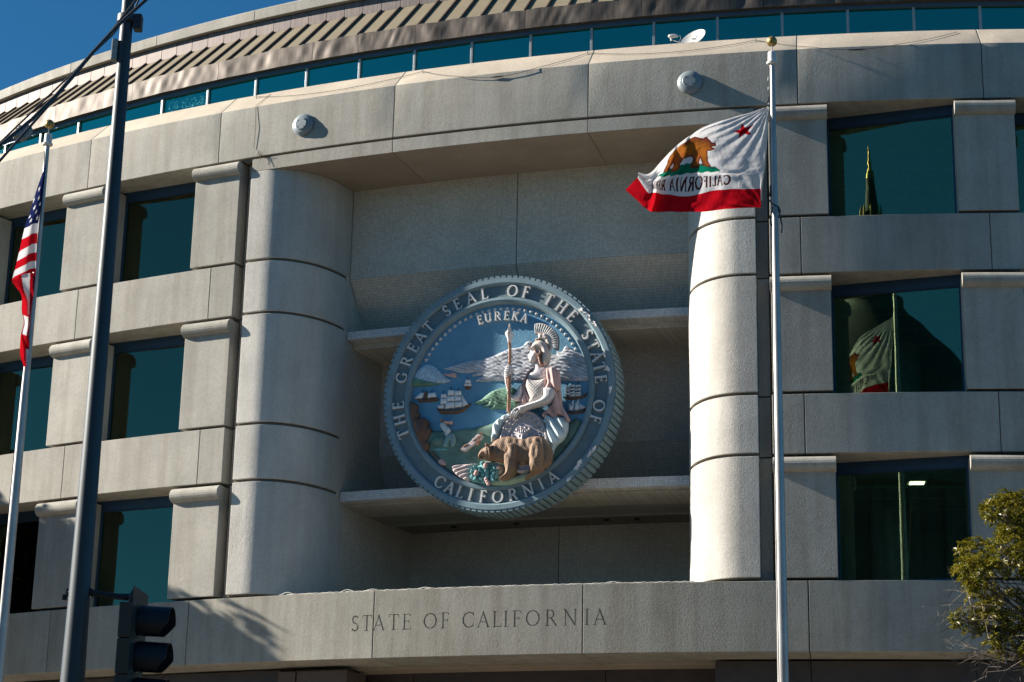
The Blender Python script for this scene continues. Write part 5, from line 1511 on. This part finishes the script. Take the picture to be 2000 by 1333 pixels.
def surf(nodes, us, vs, nu, nv):
    G = np.array(nodes, float)
    def interp(P, knots, n):
        t = np.linspace(0, 1, n)
        idx = np.interp(t, knots, np.arange(len(knots)))
        i = np.clip(idx.astype(int), 0, len(knots) - 2)
        f = (idx - i)[:, None, None]
        g_ = lambda k: P[np.clip(k, 0, len(knots) - 1)]
        a, b, c, d = g_(i - 1), g_(i), g_(i + 1), g_(i + 2)
        return 0.5 * (2 * b + (c - a) * f + (2 * a - 5 * b + 4 * c - d) * f ** 2 + (3 * b - a - 3 * c + d) * f ** 3)
    A = interp(G, vs, nv)
    A = interp(A.transpose(1, 0, 2), us, nu).transpose(1, 0, 2)
    return A                        # [v][u][3]
def cloth(name, grids, cols, label, base):
    v = []; f = []; c = []
    for A, Cc in zip(grids, cols):
        nv, nu = A.shape[:2]
        k = len(v)
        v += [tuple(p - np.array(base)) for p in A.reshape(-1, 3)]
        c += [tuple(x) for x in Cc.reshape(-1, 3)]
        f += [(k + j * nu + i, k + j * nu + i + 1, k + (j + 1) * nu + i + 1, k + (j + 1) * nu + i) for j in range(nv - 1) for i in range(nu - 1)]
    me = bpy.data.meshes.new(name)
    me.from_pydata(v, [], f)
    at = me.color_attributes.new('print', 'FLOAT_COLOR', 'POINT')
    at.data.foreach_set('color', np.c_[np.array(c), np.ones(len(c))].astype('f').ravel())
    for p in me.polygons:
        p.use_smooth = True
    me.materials.append(M['cloth'])
    return me
WHITE = np.array((0.66, 0.65, 0.66)); RED = np.array((0.46, 0.006, 0.014)); BLUE = np.array((0.012, 0.018, 0.075))
NU, NV = 420, 260
UU, VV = np.meshgrid(np.linspace(0, 1, NU), np.linspace(0, 1, NV))
FX = UU.ravel() * 1.5
FY = VV.ravel()
Q = np.c_[FX, FY]
colr = np.tile(WHITE, (len(Q), 1))
colr[FY > 0.832] = RED
def paint(poly, col):
    m = inside(Q, np.array(poly, float))
    colr[m] = col
star = [(0.19 + (0.085 if i % 2 == 0 else 0.034) * sin(pi * i / 5 + .25), 0.20 - (0.085 if i % 2 == 0 else 0.034) * cos(pi * i / 5 + .25)) for i in range(10)]
paint(star, RED)
gr = [(0.33 + .84 * t, 0.635 - .055 * sin(pi * t) ** .5 + .008 * sin(t * 70)) for t in np.linspace(0, 1, 40)] + [(1.17 - .84 * t, 0.655 + .028 * sin(pi * t) + .008 * sin(t * 50)) for t in np.linspace(0, 1, 30)]
paint(gr, (0.004, 0.15, 0.09))
bearp = [(.395, .375), (.40, .34), (.44, .33), (.47, .29), (.495, .265), (.50, .235), (.53, .24), (.545, .255), (.60, .225), (.66, .175), (.72, .15), (.80, .165), (.88, .175), (.95, .185), (1.02, .225), (1.07, .29), (1.09, .38), (1.08, .46), (1.10, .53), (1.10, .605), (1.02, .625), (.985, .60), (1.0, .56), (.965, .52), (.945, .56), (.95, .605), (.955, .635), (.85, .645), (.835, .615), (.855, .57), (.83, .52), (.78, .505), (.71, .505), (.685, .53), (.69, .60), (.70, .635), (.59, .645), (.57, .62), (.59, .57), (.575, .52), (.565, .55), (.545, .575), (.555, .61), (.45, .62), (.43, .595), (.47, .55), (.48, .475), (.48, .435), (.45, .435), (.41, .415), (.40, .40), (.44, .385)]
bm_ = inside(Q, np.array(bearp))
nz = fbm(FX * 9, FY * 9, 71, 3)
dist = np.zeros(len(Q))
dist[bm_] = edge_dist(Q[bm_], np.array(bearp))
w_ = np.clip(0.55 + 0.5 * nz - np.clip(1 - dist / .03, 0, 1) * .8, 0, 1)[:, None]
bc = np.array((0.12, 0.03, 0.022)) * (1 - w_) + np.array((0.40, 0.135, 0.016)) * w_
colr[bm_] = bc[bm_]
txt = 'CALIFORNIA REPUBLIC'
def sans(c):
    q = {'P': lambda: (.6, [bar((.15, 0), (.15, 1), .15), arcst(.32, .74, .19, .2, -90, 90, .13, .14, 10), bar((.15, .94), (.34, .94), .12), bar((.15, .54), (.34, .54), .12)]),
         'B': lambda: (.64, [bar((.15, 0), (.15, 1), .15), arcst(.32, .74, .17, .2, -90, 90, .13, .14, 10), arcst(.32, .27, .21, .22, -90, 90, .13, .14, 10), bar((.15, .94), (.34, .94), .12), bar((.15, .51), (.34, .51), .12), bar((.15, .06), (.34, .06), .12)])}
    return q[c]() if c in q else glyph(c)
wds = [0.4 if ch == ' ' else sans(ch)[0] + .12 for ch in txt]
sc_ = 1.10 / sum(wds)
x_ = 0.20
for ch, wd in zip(txt, wds):
    if ch != ' ':
        WS = 1.5
        st_ = sans(ch)[1]
        WS = 1.0
        for le, ri in st_:
            poly = [(x_ + px_ * sc_, 0.80 - py_ * 0.088) for px_, py_ in le + ri[::-1]]
            if hypot(le[0][0] - le[-1][0], le[0][1] - le[-1][1]) < 1e-4:
                ou = [(x_ + a * sc_, 0.80 - b_ * 0.088) for a, b_ in le]
                inn = [(x_ + a * sc_, 0.80 - b_ * 0.088) for a, b_ in ri]
                m_ = inside(Q, np.array(ou[:-1])) ^ inside(Q, np.array(inn[:-1]))
                colr[m_] = (0.06, 0.012, 0.014)
            else:
                paint(poly, (0.06, 0.012, 0.014))
    x_ += wd * sc_
A = surf(CAFLAG, [0, .14, .27, .4, .53, .6, .68, .8, .9, 1], [0, .2, .4, .63, .72, .82, 1], NU, NV)
ang_ = np.arctan2(VV + .02, UU * 1.5 + .02)
rad_ = np.hypot(VV, UU * 1.5)
ang2 = np.arctan2(1.02 - VV, UU * 1.5 + .03)
rad2 = np.hypot(1 - VV, UU * 1.5)
wr = 0.009 * np.sin(ang_ * 31 + 2 + 3 * fbm(UU * 5, VV * 5, 81)) * np.exp(-rad_ * 1.3) * np.minimum(1, rad_ * 4) + 0.012 * np.sin(ang2 * 22 + 1) * np.exp(-rad2 * 3.0) * np.minimum(1, rad2 * 5)
wr += 0.020 * np.sin(UU * 15 + VV * 8 + 2 * fbm(UU * 3, VV * 3, 82)) * np.minimum(1, UU * 3) + 0.008 * np.sin(UU * 44 - VV * 30) * VV * np.minimum(1, UU * 3)
wr += 0.010 * np.sin(UU * 10 + VV * 52) * np.exp(-((VV - .7) / .12) ** 2) * (UU > .1)
wr += 0.005 * fbm(UU * 30, VV * 22, 91) + 0.003 * fbm(UU * 70 + VV * 30, VV * 40, 92)
A[:, :, 1] += wr
far = lambda p: np.array((p[0] * FS, p[1] * FS, EYE + (p[2] - EYE) * FS))
fb = far((RX - .1, RY, 11.4))
A = far(A.transpose(2, 0, 1)).transpose(1, 2, 0)
fo = thing('bear_flag', 'wind-blown white flag with a brown bear, red star and red stripe, seen from its back', 'flag', fb)
ob('cloth', cloth('cloth', [A], [colr.reshape(NV, NU, 3)], '', fb), fo, (0, 0, 0), 0, True)
hd = A[:, 0]
B().tube([tuple(p - np.array(fb) + np.array((.012, 0, 0))) for p in hd[::20]] , 0.014, 6).obj('heading', M['rope'], fo, (0, 0, 0), 0, True)

T1 = surf(USTOP, [0, .5, 1], [0, .2, .4, .54, .8, 1], 60, 160)
u1, v1 = np.meshgrid(np.linspace(0, 1, 60), np.linspace(0, 1, 160))
c1 = np.zeros((160, 60, 3))
c1[:] = BLUE
bands = [(.54, .635, 0), (.635, .725, 1), (.725, .805, 0), (.805, .875, 1), (.875, .945, 0), (.945, 1.01, 1)]
vb = v1 - .012 * u1
for a_, b_, r_ in bands:
    c1[(vb >= a_) & (vb < b_)] = RED if r_ else WHITE
q1 = np.c_[(u1 * .62).ravel(), (v1 * 1.0).ravel()]
cf = c1.reshape(-1, 3)
for su, sv2 in ((.62, .215), (.93, .285), (.42, .30), (.66, .365), (.85, .43), (.40, .43), (.2, .37), (.2, .5), (.66, .50)):
    s_ = [(su * .62 + (.075 if i % 2 == 0 else .03) * sin(pi * i / 5), sv2 - (.026 if i % 2 == 0 else .011) * cos(pi * i / 5)) for i in range(10)]
    cf[inside(q1, np.array(s_))] = WHITE
c1 = cf.reshape(160, 60, 3)
T1[:, :, 1] += .012 * np.sin(u1 * 9 + v1 * 3) * v1
T2 = surf(USLOW, [0, .5, 1], [0, .14, .28, .4, .52, .64, .74, .86, 1], 50, 180)
u2, v2 = np.meshgrid(np.linspace(0, 1, 50), np.linspace(0, 1, 180))
c2 = np.tile(RED, (180, 50, 1))
c2[(u2 > .30 - .3 * v2) & (u2 < .62 - .55 * v2) & (v2 < .42)] = WHITE
c2[(u2 > .25) & (u2 < .8) & (v2 > .44) & (v2 < .64)] = WHITE
c2[(u2 < .35) & (v2 > .82)] = WHITE
T2[:, :, 1] += .03 * np.sin(u2 * 8 + v2 * 10)
ub = far((LX, LY - .1, 11.2))
T1 = far(T1.transpose(2, 0, 1)).transpose(1, 2, 0)
T2 = far(T2.transpose(2, 0, 1)).transpose(1, 2, 0)
uo = thing('striped_flag', 'limp red and white striped flag with white stars on blue, hanging down its pole', 'flag', ub)
ob('cloth', cloth('cloth', [T1, T2], [c1, c2], '', ub), uo, (0, 0, 0), 0, True)

# ------------------------------------------------------------------ street pole, traffic signal, overhead cables
PX, PY = -4.272, 20.0
po = thing('street_pole', 'tall dark slate steel pole standing in front of the left windows', 'pole', (PX, PY, 0))
B().tube([(0, 0, z) for z in (0, 3.9, 4.8, 6.5, 9.4, 12.2)], [0.15, 0.121, 0.108, 0.094, 0.077, 0.062], 28).obj('pole_shaft', M['street'], po, (0, 0, 0), 0, True)
B().lathe([(0.085, -.05), (0.105, -.04), (0.105, .04), (0.085, .05)], 24, (0, 0, 11.10)).obj('cable_band', M['cable'], po, (0, 0, 0), 0, True)
B().box((0.06, -0.06, -.09), (0.15, 0.06, .09)).obj('band_lug', M['cable'], po, (0.02, 0, 11.06), 0, True, 0.015)
B().box((-0.13, -0.05, -.12), (-0.065, 0.05, .12)).obj('clamp', M['insul'], po, (0, -.02, 10.72), 0, True, 0.012)

so_ = thing('traffic_signal', 'dark traffic signal seen from behind, clamped to the slate pole', 'traffic signal', (-3.75, PY, 4.72), radians(-4))
for z in (0.05, 0.115):
    B().tube([tuple(Vector((PX + 3.75 + .118 * cos(a), .118 * sin(a), z + .02 * cos(a))) ) for a in np.linspace(.3, 2 * pi - .3, 20)], 0.011, 6).obj('clamp_ring', M['visor'], so_, (0, 0, 0), 0, True)
B().box((-0.70, -.04, .02), (-0.62, .04, .08)).box((-0.67, -.03, .085), (-0.64, .03, .14)).obj('clamp_bolt', M['visor'], so_, (0, 0, 0), 0, True, .008)
B().tube([(-.42, -.03, .10), (-.12, -.03, .06), (0.02, -.02, .055)], [0.032, 0.032, 0.04], 10).obj('bracket_arm', M['visor'], so_, (0, 0, 0), 0, True)
B().lathe([(.05, -.06), (.06, -.03), (.06, .03), (.035, .06), (.02, .09)], 14, (0.03, -.02, .05)).obj('arm_cap', M['visor'], so_, (0, 0, 0), 0, True)
for k in range(3):
    z1 = -0.01 - .358 * k
    B().box((-0.075, -.17, z1 - .352), (0.085, .17, z1)).obj('housing', M['signal'], so_, (0, 0, 0), 0, True, 0.018)
    vis = B()
    n = 22
    a0, a1 = radians(-48), radians(228)
    v = []
    for i in range(n + 1):
        a = a0 + (a1 - a0) * i / n
        end = .43 - .10 * max(0, -sin(a)) / .75
        for r in (.168, .16):
            v.append((.115, r * cos(a), z1 - .176 + r * sin(a)))
            v.append((end, r * cos(a) * .97, z1 - .176 + r * sin(a) * .97 - .012))
    f = []
    for i in range(n):
        p = i * 4
        f += [(p, p + 4, p + 5, p + 1), (p + 2, p + 3, p + 7, p + 6), (p + 1, p + 5, p + 7, p + 3), (p, p + 2, p + 6, p + 4)]
    f += [(0, 1, 3, 2), (n * 4, n * 4 + 2, n * 4 + 3, n * 4 + 1)]
    vis.add(v, f)
    vis.obj('visor', M['visor'], so_, (0, 0, 0), 0, True)
    B().tube([(.09, 0, z1 - .176), (.125, 0, z1 - .176)], [.155, .14], 24).obj('lens', M['visor'], so_, (0, 0, 0), 0, True)
bp = B()
bp.box((.088, -.30, -1.21), (.094, .30, .13))
bp.obj('backplate', M['signal'], so_, (0, 0, 0), 0, True)
rv = B()
for z in (-.03, -.32, -.41, -.70):
    for y in (-.2, .2):
        rv.lathe([(.001, -.012), (.011, -.008), (.011, .008), (.001, .012)], 8, (.085, y, z))
rv.obj('rivet', M['steel'], so_, (0, 0, 0), 0, True)

def cable(pts, r, label):
    p0 = Vector(pts[0])
    o = thing('overhead_cable', label, 'cable', tuple(p0), 0, 'overhead cables at the slate pole')
    P = [Vector(p) - p0 for p in pts]
    ext0 = P[0] + (P[0] - P[1]) * 9
    ext1 = P[-1] + (P[-1] - P[-2]) * 9
    B().tube([ext0] + P + [ext1], r, 8).obj('strand', M['cable'], o, (0, 0, 0), 0, True)
    return o
cable(CABLE1, 0.019, 'thick dark overhead cable slanting past the pole top, uppermost of the set')
c2o = cable(CABLE2, 0.0135, 'dark overhead cable slanting past the pole, holding the weathered clamp')
cable(CABLE3, 0.011, 'thin overhead cable slanting behind the pole top')
o = thing('cable_clamp', 'weathered grey clamp wrapped on the lower overhead cable', 'clamp', tuple(Vector(INSUL[0])))
i0, i1 = Vector((0, 0, 0)), Vector(INSUL[1]) - Vector(INSUL[0])
B().tube([i0, i0.lerp(i1, .15), i0.lerp(i1, .5), i0.lerp(i1, .85), i1], [.03, .062, .05, .062, .03], 9).obj('clamp_body', M['insul'], o, (0, 0, 0), 0, True)
for t in (.2, .5, .8):
    c_ = i0.lerp(i1, t)
    B().box((-.075, -.05, -.03), (.055, .05, .03)).obj('clamp_bolt', M['insul'], o, tuple(c_), 0.3 * t, True, .012)

# ------------------------------------------------------------------ trees
def rosettes(lobes, dens, leaf_len, leaf_w, per, seed, squash=1.0):
    r = np.random.RandomState(seed)
    V = []; F = []
    cs = []
    for _l in lobes:
        x, y, z, rad = _l[:4]
        n = max(4, int((dens if len(_l) < 5 else _l[4]) * rad * rad))
        d = r.randn(n, 3)
        d /= np.linalg.norm(d, axis=1)[:, None]
        rr = rad * (0.45 + 0.55 * r.rand(n) ** 0.5)
        clump = np.sin(d[:, 0] * 5 + x * 3) * np.sin(d[:, 2] * 5 + z * 2) * np.sin(d[:, 1] * 4 + 1)
        keep = clump > -0.22
        C = np.array((x, y, z)) + d * rr[:, None] * np.array((1, 1, squash))
        for c, dd, kp in zip(C, d, keep):
            if kp:
                cs.append((c, dd))
    for c, dd in cs:
        up = dd * .7 + np.array((0, 0, .75)) + r.randn(3) * .25
        up /= np.linalg.norm(up)
        t1 = np.cross(up, (0.3, 0.9, 0.1)); t1 /= np.linalg.norm(t1)
        t2 = np.cross(up, t1)
        for k in range(per):
            a = 2 * pi * k / per + r.rand()
            out = t1 * cos(a) + t2 * sin(a)
            tilt = r.uniform(-.1, .9)
            dr = out * cos(tilt) + up * sin(tilt)
            sd = np.cross(dr, up); sd /= np.linalg.norm(sd) + 1e-9
            ll = leaf_len * r.uniform(.7, 1.2)
            w = leaf_w * r.uniform(.8, 1.2)
            k0 = len(V)
            dn = -up * ll * .12
            V += [c, c + dr * ll * .45 + sd * w / 2 - dn * .5, c + dr * ll + dn, c + dr * ll * .45 - sd * w / 2 - dn * .5]
            F.append((k0, k0 + 1, k0 + 2, k0 + 3))
    return np.array(V), F, cs
def tree(label, base, lobes, dens, ll, lw, per, mat, seed, fork, twig, group=None):
    o = thing('tree', label, 'tree', base, 0, group)
    bb = np.array(base)
    V, F, cs = rosettes(lobes, dens, ll, lw, per, seed)
    me = bpy.data.meshes.new('crown')
    me.from_pydata([tuple(p) for p in V - bb], [], F)
    me.materials.append(mat)
    ob('crown', me, o, (0, 0, 0), 0, True)
    rd_ = random.Random(seed)
    top = Vector(fork)
    fb_ = top - Vector(base)
    B().tube([(0, 0, 0), fb_ * .35 + Vector((.05, .03, 0)), fb_ * .7 + Vector((-.04, .03, 0)), fb_, fb_ * 1.35 + Vector((.1, 0, 0))], [0.16, .135, .12, .10, .05], 10).obj('trunk', M['bark'], o, (0, 0, 0), 0, True)
    lm = B()
    for x, y, z, rad, *_ in lobes:
        e = Vector((x, y, z)) - Vector(base)
        s_ = fb_ * rd_.uniform(.8, 1.25)
        mid = s_.lerp(e, .5) + Vector((rd_.uniform(-.2, .2), rd_.uniform(-.2, .2), rd_.uniform(-.25, .1)))
        lm.tube([s_, mid, e], [.036, .02, .007], 6)
        for k in range(4):
            p = mid.lerp(e, rd_.random())
            q_ = e + Vector((rd_.uniform(-1, 1), rd_.uniform(-1, 1), rd_.uniform(-1, 1))).normalized() * rad * .9
            lm.tube([p, p.lerp(q_, .5) + Vector((0, 0, rd_.uniform(-.06, .06))), q_], [.013, .009, .004], 4)
    lm.obj('branches', M['bark'], o, (0, 0, 0), 0, True)
    tw = B()
    idx = list(range(len(cs)))
    rd_.shuffle(idx)
    for i in idx[:twig]:
        c, dd = cs[i]
        c = Vector(c) - Vector(base)
        lob = min(lobes, key=lambda l: (Vector(l[:3]) - Vector(base) - c).length)
        e = Vector(lob[:3]) - Vector(base)
        tw.tube([c, c.lerp(e, .5) + Vector((rd_.uniform(-.05, .05), rd_.uniform(-.05, .05), rd_.uniform(-.05, .05))), e.lerp(c, .2)], [.003, .005, .008], 3)
    if tw.v:
        tw.obj('twigs', M['bark'], o, (0, 0, 0), 0, True)
    return o
rt = random.Random(12)
lob = [[x, y + rt.uniform(-.5, .5), z, r * .92] for x, y, z, r in LOBES] + [[7.55, 30.1, 6.0, .26], [7.9, 29.8, 5.85, .3], [7.3, 30, 5.95, .16], [9.6, 30.2, 7.0, .9], [9.4, 30.8, 8.1, .8], [10.4, 30, 7.4, .9], [9.2, 29.2, 6.3, .7]]
TB = (9.3, 30.2, 0)
rtree = tree('olive-green broadleaf tree with bare lower twigs at the right edge, before the lowest windows', TB, lob, 1500, 0.092, 0.028, 8, M['leaf'], 4, (9.5, 30.1, 5.9), 420)
tw = B()
for i in range(150):                      # leafless drooping twigs below the crown
    x0 = rt.uniform(7.0, 8.9)
    p = Vector((x0, 30 + rt.uniform(-.4, .4), rt.uniform(5.5, 6.4))) - Vector(TB)
    if i < 26:
        p = Vector((rt.uniform(6.9, 7.4), 30 + rt.uniform(-.3, .3), rt.uniform(6.2, 6.9))) - Vector(TB)
    d = Vector((rt.uniform(-1, .15), rt.uniform(-.4, .4), rt.uniform(-.75, .35))).normalized()
    l = rt.uniform(.25, .75)
    m_ = p + d * l * .5 + Vector((rt.uniform(-.06, .06), 0, rt.uniform(-.06, .06)))
    e = p + d * l + Vector((0, 0, rt.uniform(-.12, .1)))
    tw.tube([p, m_, e], [.008, .005, .0025], 3)
    for k in range(2):
        e2 = m_.lerp(e, rt.random()) 
        tw.tube([e2, e2 + Vector((rt.uniform(-.2, .05), rt.uniform(-.1, .1), rt.uniform(-.16, .14)))], [.004, .002], 3)
tw.obj('bare_twigs', M['bark'], rtree, (0, 0, 0), 0, True)

# the street tree left of the view whose shade falls on the lower left of the facade
lob = []
rl = random.Random(9)
bd = [(-14.5, 12.3), (-13.2, 11.75), (-12.2, 11.4), (-11.2, 11.0), (-10.2, 10.55), (-9.2, 9.9), (-8.3, 9.35), (-7.5, 8.95), (-6.7, 8.6), (-6.0, 8.3), (-5.3, 7.75), (-4.8, 7.3)]
for i, (s, z) in enumerate(bd):
    for row in range(-1, 6):
        rad = (.30, .42, .62, .62, .62, .62, .62)[row + 1]
        if row == -1:
            for k in range(3):
                p = W(s + rl.uniform(-.6, .6), 0, z + rl.uniform(-.6, -.05)) + SUN * rl.uniform(9.5, 11.5)
                lob.append([p.x, p.y, p.z, rl.uniform(.12, .26), 260])
            continue
        zz = z - .12 - rad * .9 - row * .85
        p = W(s, 0, zz) + SUN * (11.0 + rl.uniform(-.5, .5) + .25 * s * 0)
        lob.append([p.x, p.y + rl.uniform(-.1, .1), p.z, rad] + ([430] if row == 0 else []))
cxl = sum(l[0] for l in lob) / len(lob); cyl = sum(l[1] for l in lob) / len(lob)
tree('leafy street tree standing left of the view, its shade on the lower left facade', (cxl, cyl, 0), lob, 560, 0.20, 0.085, 7, M['leaf2'], 8, (cxl, cyl, 7.5), 0)

# street trees across the road behind the viewpoint, seen only as dark shapes mirrored in the lower windows
tl = ['tall broad street tree across the road, mirrored darkly in the lowest right window', 'ragged dark street tree across the road, second from the domed hall axis', 'round-topped dark street tree across the road, behind the viewpoint', 'wide dark street tree across the road, farthest right of its row', 'old dark street tree across the road, farthest left of its row']
for i, (x, y, h) in enumerate(((-9, -13, 19), (-19, -10, 16), (1, -16, 17), (13, -18, 15), (-30, -6, 15))):
    rr = random.Random(40 + i)
    lo_ = []
    for k in range(16):
        a = rr.uniform(0, 6.28)
        zz = h - 1.2 - rr.random() ** 1.5 * h * .6
        r0 = 3.6 * (1 - abs((zz - h * .62) / (h * .5)) ** 2 * .6)
        lo_.append([x + r0 * cos(a) * rr.random(), y + r0 * sin(a) * rr.random(), zz, rr.uniform(1.2, 2.0)])
    tree(tl[i], (x, y, 0), lo_, 62, 0.42, 0.2, 6, M['leaf2'], 60 + i, (x, y, h * .4), 0, 'street trees across the road')

# ------------------------------------------------------------------ ground and the domed building behind the camera, mirrored in the right windows
def sheet(name, pts, mat):
    o = ob(name, mesh(name, pts, [tuple(range(len(pts)))], mat, 0, False))
    o['kind'] = 'structure'
    return o
sheet('ground', [(-900, -900, 0), (900, -900, 0), (900, 900, 0), (-900, 900, 0)], M['asphalt'])
pv = arc_piece('pavement', -24, 22, [(-13, 0.004), (-13, 0.14), (2, 0.14), (2, 0.004)], M['pave'], 40, 0.02, 0)
pv.parent = None
pv.location = W(-1, 0, 0)
pv['kind'] = 'structure'
dm = thing('domed_building', 'distant grey domed granite hall with a gilded lantern spire, mirrored in the upper right window', 'domed building', (-105.6, -158, 0), radians(-28))
b = B().box((-62, -40, 0), (62, 40, 26))
b.box((-30, -28, 26), (30, 28, 36))
b.obj('hall', M['stone'], dm, (0, 0, 0), 0, True, .4)
B().lathe([(19, 34), (19, 44), (17.5, 44.5), (17.5, 58), (18.5, 58.5), (18.5, 61)], 40).obj('drum', M['stone'], dm, (0, 0, 0), 0, True)
for k in range(24):
    a = 2 * pi * k / 24
    B().lathe([(0.8, 45), (0.7, 57.5)], 10, (18.3 * cos(a), 18.3 * sin(a), 0)).obj('drum_column', M['stone'], dm, (0, 0, 0), 0, True)
B().lathe([(17.2, 61), (17, 65), (16, 70), (13.8, 75), (10.8, 79.5), (7.5, 83), (4.6, 86), (4.2, 87)], 48).obj('dome', M['dome'], dm, (0, 0, 0), 0, True)
B().lathe([(4.2, 87), (4.2, 88), (2.9, 88.4), (2.8, 95), (3.0, 95.4), (2.2, 96), (1.5, 97), (1.3, 100.6)], 24).obj('lantern', M['dome'], dm, (0, 0, 0), 0, True)
B().lathe([(1.35, 100.5), (1.3, 101.0), (1.0, 101.6), (.85, 104), (.55, 106.5)], 20).obj('lantern_roof', M['dome'], dm, (0, 0, 0), 0, True)
B().lathe([(.6, 106.4), (.5, 107.3), (.2, 108.2), (.34, 108.9), (.16, 109.5), (.06, 111.5)], 14).obj('gilded_finial', M['gold'], dm, (0, 0, 0), 0, True)
for k in range(8):
    a = 2 * pi * k / 8
    B().lathe([(.2, 100.2), (.16, 101.6), (.06, 102.2)], 8, (1.5 * cos(a), 1.5 * sin(a), 0)).obj('gilded_finial', M['gold'], dm, (0, 0, 0), 0, True)
